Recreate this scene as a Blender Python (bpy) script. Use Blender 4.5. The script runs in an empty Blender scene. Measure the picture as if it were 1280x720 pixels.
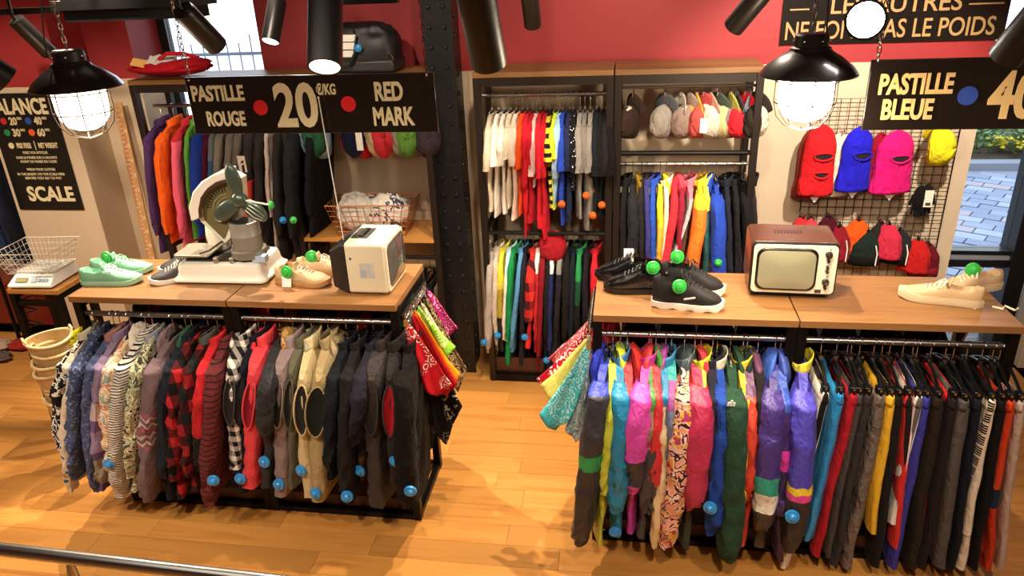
import bpy, math, random
from mathutils import Vector, Matrix, noise

# ------------------------------------------------------------------ camera, world, lights, exposure
sc = bpy.context.scene
COL = sc.collection
CR = Vector((0.98826232, 0.14718112, -0.04093051)); CU = Vector((-0.0225841, 0.40574207, 0.91370856))
CF = Vector((-0.15108787, 0.90205936, -0.40430355)); CP = Vector((0, 0, 2.545)); FPX = 926.18
cam_d = bpy.data.cameras.new('camera'); cam = bpy.data.objects.new('camera', cam_d); COL.objects.link(cam)
cam_d.sensor_width = 36; cam_d.lens = FPX * 36 / 1280; cam_d.clip_start = 0.02
cam.matrix_world = Matrix(((CR.x, CU.x, -CF.x, CP.x), (CR.y, CU.y, -CF.y, CP.y), (CR.z, CU.z, -CF.z, CP.z), (0, 0, 0, 1)))
sc.camera = cam
sc.view_settings.view_transform = 'Standard'; sc.view_settings.look = 'None'
sc.view_settings.gamma = 1; sc.view_settings.use_curve_mapping = False
sc.view_settings.exposure = 0.42
w = bpy.data.worlds.new('world'); sc.world = w; w.use_nodes = True
w.node_tree.nodes['Background'].inputs[0].default_value = (0.78, 0.88, 1.0, 1)
w.node_tree.nodes['Background'].inputs[1].default_value = 2.6
WARM = (1.0, 0.83, 0.64)


def spot(name, loc, tgt, watt, deg=60, blend=.6, col=WARM, r=.05):
    l = bpy.data.lights.new(name, 'SPOT'); l.energy = watt; l.spot_size = math.radians(deg); l.spot_blend = blend
    l.color = col; l.shadow_soft_size = r
    o = bpy.data.objects.new(name, l); COL.objects.link(o); o.location = loc
    o.rotation_euler = (Vector(tgt) - Vector(loc)).to_track_quat('-Z', 'Y').to_euler()
    return o


def area(name, loc, tgt, watt, sx, sy, col):
    l = bpy.data.lights.new(name, 'AREA'); l.energy = watt; l.shape = 'RECTANGLE'; l.size = sx; l.size_y = sy; l.color = col
    o = bpy.data.objects.new(name, l); COL.objects.link(o); o.location = loc
    o.rotation_euler = (Vector(tgt) - Vector(loc)).to_track_quat('-Z', 'Y').to_euler()
    return o


# added unseen area fill, then ceiling track spots over the racks and the wall units
area('fill_light', (-0.8, 1.3, 3.25), (-0.8, 1.6, 0), 34, 4.5, 2.2, (1, .86, .70))
spot('track_spot', (-2.3, 0.9, 3.1), (-2.0, 2.8, .95), 118, 47)
spot('track_spot', (-1.1, 0.8, 3.1), (-1.2, 2.8, .9), 118, 47)
spot('track_spot', (0.3, 0.8, 3.1), (0.3, 2.8, .9), 122, 47)
spot('track_spot', (1.4, 0.9, 3.1), (1.2, 2.8, .9), 118, 47)
spot('track_spot', (-1.9, 3.9, 3.1), (-1.7, 2.3, 0), 280, 75, .5, WARM, .02)
spot('track_spot', (-2.9, 3.7, 3.1), (-2.9, 2.3, 0), 250, 75, .5, WARM, .02)
spot('track_spot', (-3.1, 0.9, 3.1), (-2.75, 2.05, 0), 190, 42, .8, (1, .88, .74))
spot('track_spot', (0.2, 3.75, 3.1), (0.1, 2.4, 0), 250, 75, .5, WARM, .02)
spot('track_spot', (-0.3, 3.0, 3.15), (-0.45, 3.4, 0), 150, 75, .5, WARM, .02)
spot('track_spot', (-0.4, 2.7, 3.1), (-0.45, 4.5, 1.75), 75, 60)
spot('track_spot', (0.35, 2.7, 3.1), (0.3, 4.5, 1.75), 75, 60)
spot('track_spot', (1.3, 2.8, 3.1), (1.15, 4.6, 1.4), 330, 60, .6, (1, .88, .74))
spot('track_spot', (-2.5, 2.7, 3.1), (-2.5, 4.4, 1.5), 75, 60)
spot('track_spot', (-1.6, 2.8, 3.1), (-1.55, 4.5, 1.4), 60, 60)
spot('track_spot', (-3.5, 2.4, 3.1), (-3.75, 4.3, 1.1), 110, 55)
spot('track_spot', (-4.3, 2.6, 3.1), (-4.0, 3.4, 0), 130, 75)


def at(u, v, X=None, Y=None, Z=None):
    """world point where the sight line through photo pixel (u, v) meets the plane X, Y or Z"""
    d = CF + CR * ((u - 640) / FPX) - CU * ((v - 360) / FPX)
    t = (Y - CP.y) / d.y if Y is not None else ((Z - CP.z) / d.z if Z is not None else (X - CP.x) / d.x)
    return CP + d * t


# ------------------------------------------------------------------ materials
def lin(h):
    if not isinstance(h, str): return tuple(h) + ((1,) if len(h) == 3 else ())
    h = h.lstrip('#'); o = []
    for i in (0, 2, 4):
        c = int(h[i:i + 2], 16) / 255
        o.append(c / 12.92 if c < .04045 else ((c + .055) / 1.055) ** 2.4)
    return tuple(o) + (1,)


class NT:
    def __init__(s, name):
        s.m = bpy.data.materials.new(name); s.m.use_nodes = True; s.t = s.m.node_tree; s.n = s.t.nodes
        s.b = s.n['Principled BSDF']; s.out = s.n['Material Output']; s._tc = None

    def tc(s, k='Object'):
        if s._tc is None: s._tc = s.n.new('ShaderNodeTexCoord')
        return s._tc.outputs[k]

    def link(s, a, b): s.t.links.new(a, b)

    def math(s, op, a, b=None, c=None):
        n = s.n.new('ShaderNodeMath'); n.operation = op
        for i, v in enumerate((a, b, c)):
            if v is None: continue
            if isinstance(v, (int, float)): n.inputs[i].default_value = v
            else: s.link(v, n.inputs[i])
        return n.outputs[0]

    def noise(s, scale, detail=3, vec=None, rough=.5, dist=0):
        n = s.n.new('ShaderNodeTexNoise'); n.inputs['Scale'].default_value = scale; n.inputs['Detail'].default_value = detail
        n.inputs['Roughness'].default_value = rough; n.inputs['Distortion'].default_value = dist
        s.link(vec if vec is not None else s.tc(), n.inputs['Vector']); return n.outputs['Fac']

    def mapping(s, scale, rot=(0, 0, 0), vec=None):
        n = s.n.new('ShaderNodeMapping'); n.inputs['Scale'].default_value = scale; n.inputs['Rotation'].default_value = rot
        s.link(vec if vec is not None else s.tc(), n.inputs['Vector']); return n.outputs[0]

    def voro(s, scale, feature='F1', vec=None, out='Distance'):
        n = s.n.new('ShaderNodeTexVoronoi'); n.feature = feature; n.inputs['Scale'].default_value = scale
        s.link(vec if vec is not None else s.tc(), n.inputs['Vector']); return n.outputs[out]

    def ramp(s, fac, stops, const=True):
        n = s.n.new('ShaderNodeValToRGB'); r = n.color_ramp; r.interpolation = 'CONSTANT' if const else 'LINEAR'
        stops = sorted(stops, key=lambda q: q[0])
        while len(r.elements) < len(stops): r.elements.new(1)
        for e, (p, c) in zip(r.elements, stops): e.position = p; e.color = lin(c)
        s.link(fac, n.inputs[0]); return n.outputs[0]

    def mix(s, fac, a, b, mode='MIX'):
        n = s.n.new('ShaderNodeMix'); n.data_type = 'RGBA'; n.blend_type = mode
        for i, v in ((0, fac), (6, a), (7, b)):
            if isinstance(v, (int, float)): n.inputs[i].default_value = v
            elif isinstance(v, (tuple, str)): n.inputs[i].default_value = lin(v)
            else: s.link(v, n.inputs[i])
        return n.outputs[2]

    def xyz(s, vec=None):
        n = s.n.new('ShaderNodeSeparateXYZ'); s.link(vec if vec is not None else s.tc(), n.inputs[0]); return n.outputs

    def bump(s, h, strength, dist=.01):
        n = s.n.new('ShaderNodeBump'); n.inputs['Strength'].default_value = strength; n.inputs['Distance'].default_value = dist
        s.link(h, n.inputs['Height']); s.link(n.outputs[0], s.b.inputs['Normal'])

    def base(s, c):
        if isinstance(c, (tuple, str)): s.b.inputs['Base Color'].default_value = lin(c)
        else: s.link(c, s.b.inputs['Base Color'])


MC = {}


def P(col, rough=.5, metal=0, coat=0, emit=0, key=None, bump=0, bscale=40, vary=0):
    k = ('P', col, rough, metal, coat, emit, bump, bscale, vary)
    if k in MC: return MC[k]
    t = NT('plain_' + str(len(MC))); t.base(col)
    if vary: t.base(t.mix(t.ramp(t.noise(6, 5), [(.35, (0, 0, 0)), (.65, (1, 1, 1))], False), col, tuple(x * (1 - vary) for x in lin(col)[:3])))
    t.b.inputs['Roughness'].default_value = rough; t.b.inputs['Metallic'].default_value = metal
    t.b.inputs['Coat Weight'].default_value = coat
    if emit: t.b.inputs['Emission Color'].default_value = lin(col); t.b.inputs['Emission Strength'].default_value = emit
    if bump: t.bump(t.noise(bscale, 4), bump)
    MC[k] = t.m; return t.m


def F(kind, *a, rough=.85, shine=0, crease=.35):
    """fabric; kinds: s solid, b bands by height, st stripes, pl plaid, bl blotches, zig nordic rows, dot spots, tape"""
    k = ('F', kind, repr(a), rough, shine, crease)
    if k in MC: return MC[k]
    t = NT('fabric_' + str(len(MC)))
    X, Y, Z = t.xyz()
    AY = t.math('ABSOLUTE', Y)
    if kind == 's':
        n = t.noise(9, 3); c = lin(a[0])
        col = t.mix(t.math('MULTIPLY', n, .5), c, tuple(x * .72 for x in c[:3]))
    elif kind == 'b':            # a = slope, [(depth below rod, colour) ...]
        w_ = t.math('ADD', t.math('MULTIPLY', Z, -1), t.math('MULTIPLY', AY, a[0]))
        col = t.ramp(t.math('MULTIPLY', w_, 1 / 1.3), [(max(0, p / 1.3), c) for p, c in a[1]])
    elif kind == 'st':           # c1 c2 period duty
        f = t.math('FRACT', t.math('MULTIPLY', t.math('ADD', Z, t.math('MULTIPLY', t.noise(5, 1), .02)), 1 / a[2]))
        col = t.mix(t.math('LESS_THAN', f, a[3]), a[0], a[1])
    elif kind == 'pl':           # c1 c2 c3 period
        f1 = t.math('FRACT', t.math('MULTIPLY', Z, 1 / a[3]))
        f2 = t.math('FRACT', t.math('MULTIPLY', t.math('ADD', X, t.math('ADD', Y, t.math('MULTIPLY', t.noise(4, 1), .03))), 1 / a[3]))
        b1 = t.math('LESS_THAN', f1, .5); b2 = t.math('LESS_THAN', f2, .5)
        s_ = t.math('ADD', b1, b2)
        col = t.ramp(t.math('MULTIPLY', s_, .5), [(0, a[0]), (.25, a[1]), (.75, a[2])])
    elif kind == 'bl':           # scale, colours
        n = t.noise(a[0], 2, rough=.6, dist=.6); cs = a[1]; m_ = len(cs)
        col = t.ramp(n, [(0 if i == 0 else .33 + .34 * i / m_, c) for i, c in enumerate(cs)])
    elif kind == 'zig':          # base, line colours, period
        f2 = t.math('ABSOLUTE', t.math('SUBTRACT', t.math('FRACT', t.math('MULTIPLY', t.math('ADD', X, Y), 1 / .055)), .5))
        q = t.math('FRACT', t.math('MULTIPLY', t.math('ADD', Z, t.math('MULTIPLY', f2, .05)), 1 / a[2]))
        if len(a) > 3 and isinstance(a[3], tuple): zone = t.math('MULTIPLY', t.math('LESS_THAN', Z, a[3][0]), t.math('GREATER_THAN', Z, a[3][1]))
        else: zone = t.math('GREATER_THAN', t.noise(1, 0, t.mapping((0.01, .01, 9))), a[3] if len(a) > 3 else .4)
        cs = a[1]; st = [(0, a[0])]
        for i, c in enumerate(cs):
            p = (i + .5) / (len(cs) + .3); st += [(p, c), (p + .16, a[0])]
        col = t.mix(zone, a[0], t.ramp(q, st))
    elif kind == 'dot':          # base, dot colour, scale, radius
        d = t.voro(a[2]); col = t.mix(t.math('LESS_THAN', d, a[3]), a[0], a[1])
    elif kind == 'pais':         # base, line colour, scale : printed ring motifs
        d = t.voro(a[2]); q = t.math('FRACT', t.math('MULTIPLY', d, 3.2))
        e = t.math('GREATER_THAN', t.noise(6, 1), .47)
        col = t.mix(t.math('MULTIPLY', t.math('LESS_THAN', q, .3), e), a[0], a[1])
    elif kind == 'edge':         # near edge (front, -Y side) carries a stripe: base, stripe colour, y limit, inner colour
        lim = t.math('LESS_THAN', Y, a[2])
        col = t.mix(lim, a[0], a[1])
    elif kind == 'tape':         # black lettering blocks on a pale tape at near edge
        xm = t.math('LESS_THAN', t.math('ABSOLUTE', t.math('ADD', X, .004)), .009)
        blk = t.math('GREATER_THAN', t.math('FRACT', t.math('MULTIPLY', Z, 1 / .052)), .2)
        let = t.math('GREATER_THAN', t.math('FRACT', t.math('MULTIPLY', Z, 1 / .0105)), .28)
        dark = t.math('MULTIPLY', xm, t.math('MULTIPLY', blk, let))
        col = t.mix(t.math('LESS_THAN', Y, a[2]), a[1], t.mix(dark, a[0], a[1]))
    t.base(col)
    t.b.inputs['Roughness'].default_value = rough
    if shine: t.b.inputs['Coat Weight'].default_value = shine; t.b.inputs['Coat Roughness'].default_value = .3
    t.b.inputs['Sheen Weight'].default_value = .02; t.b.inputs['Specular IOR Level'].default_value = .5 if shine else .1
    if crease:
        h = t.math('ADD', t.math('MULTIPLY', t.noise(14, 2, t.mapping((1.5, 1.5, .6)), dist=.8), 1), t.math('MULTIPLY', t.noise(45, 2), .22))
        t.bump(h, crease * 1.6, .03)
    MC[k] = t.m; return t.m


def S(c, **k): return F('s', c, **k)


def wood(name, c1, c2, scale=1., rough=.42, axis=0, rnd=True, coat=0.):
    k = ('W', name)
    if k in MC: return MC[k]
    t = NT(name)
    sv = [14 * scale] * 3; sv[axis] = 1.1 * scale
    vec = t.tc()
    if rnd:
        oi = t.n.new('ShaderNodeObjectInfo'); add = t.n.new('ShaderNodeVectorMath'); add.operation = 'ADD'
        mm = t.math('MULTIPLY', oi.outputs['Random'], 37.0)
        cb = t.n.new('ShaderNodeCombineXYZ')
        for i in range(3): t.link(mm, cb.inputs[i])
        t.link(vec, add.inputs[0]); t.link(cb.outputs[0], add.inputs[1]); vec = add.outputs[0]
    n = t.noise(1, 6, t.mapping(sv, vec=vec), rough=.62, dist=1.4)
    col = t.ramp(n, [(.25, c2), (.5, c1), (.62, c1), (.8, c2)], False)
    if rnd:
        hv = t.n.new('ShaderNodeHueSaturation')
        t.link(col, hv.inputs['Color']); t.link(t.math('ADD', t.math('MULTIPLY', oi.outputs['Random'], .32), .83), hv.inputs['Value'])
        col = hv.outputs[0]
    t.base(col); t.b.inputs['Roughness'].default_value = rough; t.b.inputs['Coat Weight'].default_value = coat
    t.bump(n, .12, .004)
    MC[k] = t.m; return t.m


def glass_mat():
    if 'glass' in MC: return MC['glass']
    t = NT('window_glass'); t.n.remove(t.b)
    tr = t.n.new('ShaderNodeBsdfTransparent'); gl = t.n.new('ShaderNodeBsdfGlossy'); gl.inputs['Roughness'].default_value = .02
    fr = t.n.new('ShaderNodeFresnel'); fr.inputs[0].default_value = 1.45
    mx = t.n.new('ShaderNodeMixShader'); t.link(fr.outputs[0], mx.inputs[0]); t.link(tr.outputs[0], mx.inputs[1]); t.link(gl.outputs[0], mx.inputs[2])
    t.link(mx.outputs[0], t.out.inputs[0]); MC['glass'] = t.m; return t.m


BLK = P('#121010', .45); BLKMET = P('#161312', .4, .6); CHROME = P((.75, .73, .70), .18, 1); STEEL = P((.6, .59, .57), .28, 1)
RODM = P((.36, .34, .33), .3, 1); HANG = P('#0b0b0b', .35)
WHITE = P('#f1efe8', .4); CREAM = P('#e8dcbc', .35, 0, .2)

# ------------------------------------------------------------------ mesh builder
class MB:
    def __init__(s): s.v = []; s.f = []; s.m = []

    def add(s, vs, fs, mi=0):
        o = len(s.v); s.v += [tuple(p) for p in vs]
        for f in fs: s.f.append(tuple(i + o for i in f)); s.m.append(mi)
        return s

    def box(s, a, b, mi=0, M=None):
        (x0, y0, z0), (x1, y1, z1) = a, b
        vs = [Vector(p) for p in ((x0, y0, z0), (x1, y0, z0), (x1, y1, z0), (x0, y1, z0), (x0, y0, z1), (x1, y0, z1), (x1, y1, z1), (x0, y1, z1))]
        if M: vs = [M @ p for p in vs]
        return s.add(vs, [(0, 3, 2, 1), (4, 5, 6, 7), (0, 1, 5, 4), (1, 2, 6, 5), (2, 3, 7, 6), (3, 0, 4, 7)], mi)

    def prism(s, poly, y0, y1, mi=0, M=None):
        """poly in (x, z), extruded along y"""
        n = len(poly); vs = [Vector((x, y0, z)) for x, z in poly] + [Vector((x, y1, z)) for x, z in poly]
        if M: vs = [M @ p for p in vs]
        return s.add(vs, [tuple(range(n)), tuple(range(2 * n - 1, n - 1, -1))] + [(i, i + n, (i + 1) % n + n, (i + 1) % n) for i in range(n)], mi)

    def tube(s, pts, r, n=8, mi=0, cap=True, closed=False):
        pts = [Vector(p) for p in pts]; k = len(pts); rs = r if isinstance(r, (list, tuple)) else [r] * k
        vs = []; ref = None
        for i, p in enumerate(pts):
            if closed: t = pts[(i + 1) % k] - pts[i - 1]
            else: t = pts[min(i + 1, k - 1)] - pts[max(i - 1, 0)]
            t.normalize()
            if ref is None: ref = Vector((0, 0, 1)) if abs(t.z) < .8 else Vector((1, 0, 0))
            a = t.cross(ref)
            if a.length < 1e-5: a = t.cross(Vector((0, 1, 0)))
            a.normalize(); b = a.cross(t).normalized(); ref = b if abs(b.dot(t)) < .99 else ref
            for j in range(n):
                q = 2 * math.pi * j / n; vs.append(p + a * (rs[i] * math.cos(q)) + b * (rs[i] * math.sin(q)))
        fs = []
        for i in range(k if closed else k - 1):
            i2 = (i + 1) % k
            for j in range(n): fs.append((i * n + j, i * n + (j + 1) % n, i2 * n + (j + 1) % n, i2 * n + j))
        if cap and not closed: fs += [tuple(range(n - 1, -1, -1)), tuple(range((k - 1) * n, k * n))]
        return s.add(vs, fs, mi)

    def lathe(s, prof, n=20, mi=0, M=None, sx=1, sy=1, cap=True):
        vs = []; fs = []; k = len(prof)
        for r, z in prof:
            for j in range(n):
                q = 2 * math.pi * j / n; vs.append(Vector((r * sx * math.cos(q), r * sy * math.sin(q), z)))
        if M: vs = [M @ p for p in vs]
        for i in range(k - 1):
            for j in range(n): fs.append((i * n + j, i * n + (j + 1) % n, (i + 1) * n + (j + 1) % n, (i + 1) * n + j))
        if cap and prof[0][0] > 1e-6: fs.append(tuple(range(n - 1, -1, -1)))
        if cap and prof[-1][0] > 1e-6: fs.append(tuple(range((k - 1) * n, k * n)))
        return s.add(vs, fs, mi)

    def ball(s, c, r, n=14, k=9, mi=0, M=None):
        rx, ry, rz = r if isinstance(r, (list, tuple)) else (r, r, r)
        vs = []; fs = []
        for i in range(k + 1):
            a = math.pi * i / k
            for j in range(n):
                q = 2 * math.pi * j / n; vs.append(Vector((c[0] + rx * math.sin(a) * math.cos(q), c[1] + ry * math.sin(a) * math.sin(q), c[2] + rz * math.cos(a))))
        if M: vs = [M @ p for p in vs]
        for i in range(k):
            for j in range(n): fs.append((i * n + j, (i + 1) * n + j, (i + 1) * n + (j + 1) % n, i * n + (j + 1) % n))
        return s.add(vs, fs, mi)

    def grid(s, fn, nu, nv, mi=0, closed=False):
        vs = [fn(i / nu, j / nv) for j in range(nv + 1) for i in range(nu + (0 if closed else 1))]
        w_ = nu if closed else nu + 1; fs = []
        for j in range(nv):
            for i in range(nu):
                i2 = (i + 1) % w_; fs.append((j * w_ + i, j * w_ + i2, (j + 1) * w_ + i2, (j + 1) * w_ + i))
        return s.add(vs, fs, mi)

    def build(s, name, mats, parent=None, sharp=35, bevel=0, solid=0, sub=0, loc=None):
        me = bpy.data.meshes.new(name); me.from_pydata(s.v, [], s.f); me.validate()
        if not isinstance(mats, (list, tuple)): mats = [mats]
        for m in mats: me.materials.append(m)
        if len(mats) > 1 and len(me.polygons) == len(s.m): me.polygons.foreach_set('material_index', s.m)
        me.polygons.foreach_set('use_smooth', [True] * len(me.polygons)); me.update()
        if sharp: me.set_sharp_from_angle(angle=math.radians(sharp))
        o = bpy.data.objects.new(name, me); COL.objects.link(o)
        if parent: o.parent = parent
        if loc: o.location = loc
        if bevel:
            b = o.modifiers.new('bevel', 'BEVEL'); b.width = bevel; b.segments = 2; b.limit_method = 'ANGLE'
        if solid:
            b = o.modifiers.new('solid', 'SOLIDIFY'); b.thickness = solid; b.offset = 0
        if sub:
            b = o.modifiers.new('sub', 'SUBSURF'); b.levels = sub; b.render_levels = sub
        return o


def tag(o, label, cat, group=None):
    o['label'] = label; o['category'] = cat
    if group: o['group'] = group
    return o


def thing(name, label, cat, loc=(0, 0, 0), rz=0, group=None):
    o = bpy.data.objects.new(name, None); COL.objects.link(o); o.empty_display_size = .05
    o.location = loc; o.rotation_euler = (0, 0, rz)
    return tag(o, label, cat, group)


def struct(name, mb, mats, parent=None, **k):
    o = mb.build(name, mats, parent, **k)
    if parent is None: o['kind'] = 'structure'
    return o


def bx(a, b, M=None): return MB().box(a, b, M=M)


def dup(root, loc, rz=None, label=None):
    r = root.copy(); COL.objects.link(r); r.location = loc
    if rz is not None: r.rotation_euler = (0, 0, rz)
    if label: r['label'] = label
    for ch in list(root.children):
        c = ch.copy(); COL.objects.link(c); c.parent = r
        for g in ch.children:
            d = g.copy(); COL.objects.link(d); d.parent = c
    return r


def ridge(x, y, z, s=0):
    return .5 - abs(noise.noise(Vector((x + s * 5.1, y + s * 2.3, z - s * 4.7)))) * 2


def nz(x, y, z, s=0): return noise.noise(Vector((x + s * 7.31, y - s * 3.7, z + s * 1.9)))


R = random.Random(7)
# ------------------------------------------------------------------ the setting
def wall_mat(name, col, tone=.05):
    t = NT(name); n = t.noise(3, 4); c = lin(col)
    t.base(t.mix(t.math('MULTIPLY', n, 1), tuple(x * (1 - tone) for x in c[:3]), c)); t.b.inputs['Roughness'].default_value = .6
    t.bump(t.noise(60, 3), .05); return t.m


BEIGE = wall_mat('beige_wall_paint', '#cdb89c'); RED = wall_mat('red_wall_paint', '#9a2628'); DARK = wall_mat('dark_paint', '#2a2422')
ZR = 1.935
fl = MB(); fl.box((-5.6, -2.6, -.12), (3.4, 5.0, -.012))
floor = struct('floor', fl, P('#5b3a1c', .6))
FW = wood('oak_floor_boards', '#c98c45', '#ad6c2e', .8, .33, 0, True, .25)
pw = .135; nrow = 0; y = 1.2
plank_me = {}
while y < 4.62:
    x = -5.0 + R.uniform(-.9, 0)
    while x < 2.5:
        L = R.choice((.9, 1.15, 1.4))
        if L not in plank_me:
            o = bx((0, 0, -.02), (L - .0015, pw - .0015, 0)).build('floor_board', FW, floor, bevel=0); plank_me[L] = o.data
        else:
            o = bpy.data.objects.new('floor_board', plank_me[L]); COL.objects.link(o); o.parent = floor
        o.location = (x, y, 0); x += L
    y += pw
bk = bx((-5.6, -2.6, -.012), (3.4, 1.2, 0)); bk.box((2.5, 1.2, -.012), (3.4, 4.6, 0)); bk.box((-5.6, 4.6, -.012), (3.4, 5.0, 0))
bk.build('floor_sheet', FW, floor)
struct('ceiling', bx((-5.6, -2.6, 3.3), (3.4, 5.2, 3.4)), DARK)


def wall(name, x0, x1, y0, y1, z0=0, z1=3.3):
    o = bpy.data.objects.new(name, None); COL.objects.link(o); o['kind'] = 'structure'
    if z0 < ZR: bx((x0, y0, z0), (x1, y1, min(z1, ZR))).build('lower_paint', BEIGE, o)
    if z1 > ZR: bx((x0, y0, max(z0, ZR)), (x1, y1, z1)).build('upper_paint', RED, o)
    return o


wall('wall_back', -2.31, 1.975, 4.6, 5.0)
wall('wall_back_sill', -3.2, -2.31, 4.6, 5.0, 0, 1.56)
wall('wall_back_left', -3.52, -3.2, 4.6, 5.0)
wall('wall_left_pier', -4.13, -3.52, 4.3, 5.0)
wall('wall_left_far', -5.6, -4.13, 4.95, 5.1)
wall('wall_left', -5.6, -5.4, -2.6, 5.1)
wall('wall_front', -5.6, 3.4, -2.8, -2.6)
wall('wall_right', 3.2, 3.4, -2.6, 5.0)
wall('wall_back_right', 2.52, 3.2, 4.6, 5.0)
wall('wall_over_window', -3.2, -2.31, 4.6, 5.0, 2.75, 3.3)
wall('wall_over_door', 1.975, 2.52, 4.6, 5.0, 2.75, 3.3)
FRM = P('#15171a', .35, .2)
# window behind the left shelf
wm = MB()
for a, b in (((-3.2, 4.93, 1.56), (-3.14, 4.99, 2.75)), ((-2.37, 4.93, 1.56), (-2.31, 4.99, 2.75)), ((-3.2, 4.93, 1.56), (-2.31, 4.99, 1.62)), ((-3.2, 4.93, 2.69), (-2.31, 4.99, 2.75))): wm.box(a, b)
win = struct('window_1', wm, FRM); bx((-3.14, 4.955, 1.62), (-2.37, 4.965, 2.69)).build('pane', glass_mat(), win)
# glazed shop front at the right
dm = MB()
for a, b in (((1.975, 4.72, 0), (2.02, 4.8, 2.75)), ((2.36, 4.66, 0), (2.46, 4.84, 2.75)), ((1.975, 4.7, .655), (2.36, 4.80, .70)), ((1.975, 4.72, .0), (2.36, 4.80, .12)), ((1.975, 4.72, 2.66), (2.36, 4.8, 2.75))): dm.box(a, b)
win2 = struct('window_2', dm, FRM)
bx((1.975, 4.69, .71), (2.36, 4.78, .735)).build('transom_bar', P('#b9c2d0', .3, .6), win2)
bx((1.975, 4.70, .74), (2.36, 4.80, .765)).build('transom_bar', FRM, win2)
bx((2.02, 4.755, .12), (2.36, 4.765, .655)).build('pane', glass_mat(), win2)
bx((2.02, 4.755, .765), (2.36, 4.765, 2.66)).build('pane', glass_mat(), win2)
bx((2.46, 4.755, .1), (2.52, 4.765, 2.66)).build('pane', glass_mat(), win2)

# ------------------------------------------------------------------ outside
pav = struct('pavement', bx((-6, 5.15, -.2), (9, 9.55, -.03)), P('#6f7683', .9))
pmats = [P(c, .55, bump=.2, bscale=25) for c in ('#68788f', '#5c6d88', '#76849a', '#7f7c86', '#576884')]
pme = {}
ca, sa = math.cos(math.radians(-33)), math.sin(math.radians(-33)); n = 0
for i in range(-30, 30):
    for j in range(-22, 22):
        px, py = (i + .5 * (j % 2)) * .27, j * .17
        wx, wy = 3.4 + px * ca - py * sa, 7.2 + px * sa + py * ca
        u = (wx - CP.x) / wy
        if wy < 5.35 or wy > 9.3 or not (.36 < u < .53): continue
        mi = R.randrange(5)
        if mi not in pme:
            o = bx((-.129, -.079, -.04), (.129, .079, 0)).build('paving_stone', pmats[mi], pav, bevel=.006); pme[mi] = o.data
        else:
            o = bpy.data.objects.new('paving_stone', pme[mi]); COL.objects.link(o); o.parent = pav
        o.location = (wx, wy, R.uniform(-.005, .003)); o.rotation_euler = (0, 0, math.radians(-33)); n += 1
struct('kerb', bx((-6, 9.55, -.2), (9, 9.75, .06)), P('#6d7480', .8, bump=.2))
struct('flower_bed_ground', bx((-6, 9.75, -.2), (9, 12.0, .03)), P('#3a2c22', .95, bump=.6, vary=.5))
struct('garden_wall', bx((-6, 12.0, -.2), (9, 12.2, 1.1)), P('#aebfb8', .8, bump=.3, vary=.3))
fm = MB()
for i in range(46):
    fm.tube([(-8 + i * .16, 9.0, .0), (-8 + i * .16, 9.0, 1.75 + .1 * (i % 3 == 0))], .010, 5)
fm.box((-8, 8.98, 1.6), (-2, 9.02, 1.64)); fm.box((-8, 8.98, .3), (-2, 9.02, .36))
tag(fm.build('street_railing', P('#4c5664', .5)), 'thin grey street railing seen through the window over the left shelf', 'railing')


def leafy(n, r, h, seed, lw=.05):
    m = MB(); q = random.Random(seed)
    for i in range(n):
        a = q.uniform(0, 6.28); rr = r * q.random() ** .5; z = h * q.random(); p = Vector((rr * math.cos(a), rr * math.sin(a), z))
        d = Vector((math.cos(a + q.uniform(-.6, .6)), math.sin(a), q.uniform(.2, 1))).normalized() * lw * q.uniform(.7, 1.5)
        sd = d.cross(Vector((0, 0, 1))).normalized() * lw * .35
        m.add([p, p + d * .5 + sd, p + d, p + d * .5 - sd], [(0, 1, 2, 3)])
    return m


for i, (px, py, c, lb) in enumerate(((4.45, 10.3, '#4a7040', 'low green plant by the kerb left of the yellow flowers'), (4.75, 10.9, '#6d8a66', 'grey green plant against the pale garden wall outside'),
                                     (5.25, 10.6, '#3f6138', 'dark green plant right of the yellow flowers outside'), (5.0, 10.15, '#55733f', 'green plant directly behind the kerb beneath the yellow flowers'))):
    t = thing('bed_plant', lb, 'plant', (px, py, .03))
    leafy(140, .28, .3, i, .10).build('foliage', P(c, .7), t)['kind'] = 'stuff'
    MB().tube([(0, 0, -.02), (0, 0, .22)], .012, 5).build('stem', P('#4d4a2a', .8), t)
for i, (px, py, lb) in enumerate(((4.72, 10.28, 'larger clump of yellow flowers in the bed outside'), (4.93, 10.2, 'smaller clump of yellow flowers in the bed outside'))):
    m = MB(); q = random.Random(i + 4)
    for k in range(34): m.ball((q.gauss(0, .06 - .015 * i), q.gauss(0, .05), .08 + q.random() * .12), (.03, .03, .018), 7, 4)
    t = thing('yellow_flowers', lb, 'flowers', (px, py, .03)); m.build('blossoms', P('#e8d83a', .6), t)['kind'] = 'stuff'
    leafy(50, .1, .1, i + 30, .06).build('foliage', P('#4c6a38', .7), t)['kind'] = 'stuff'

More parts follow.
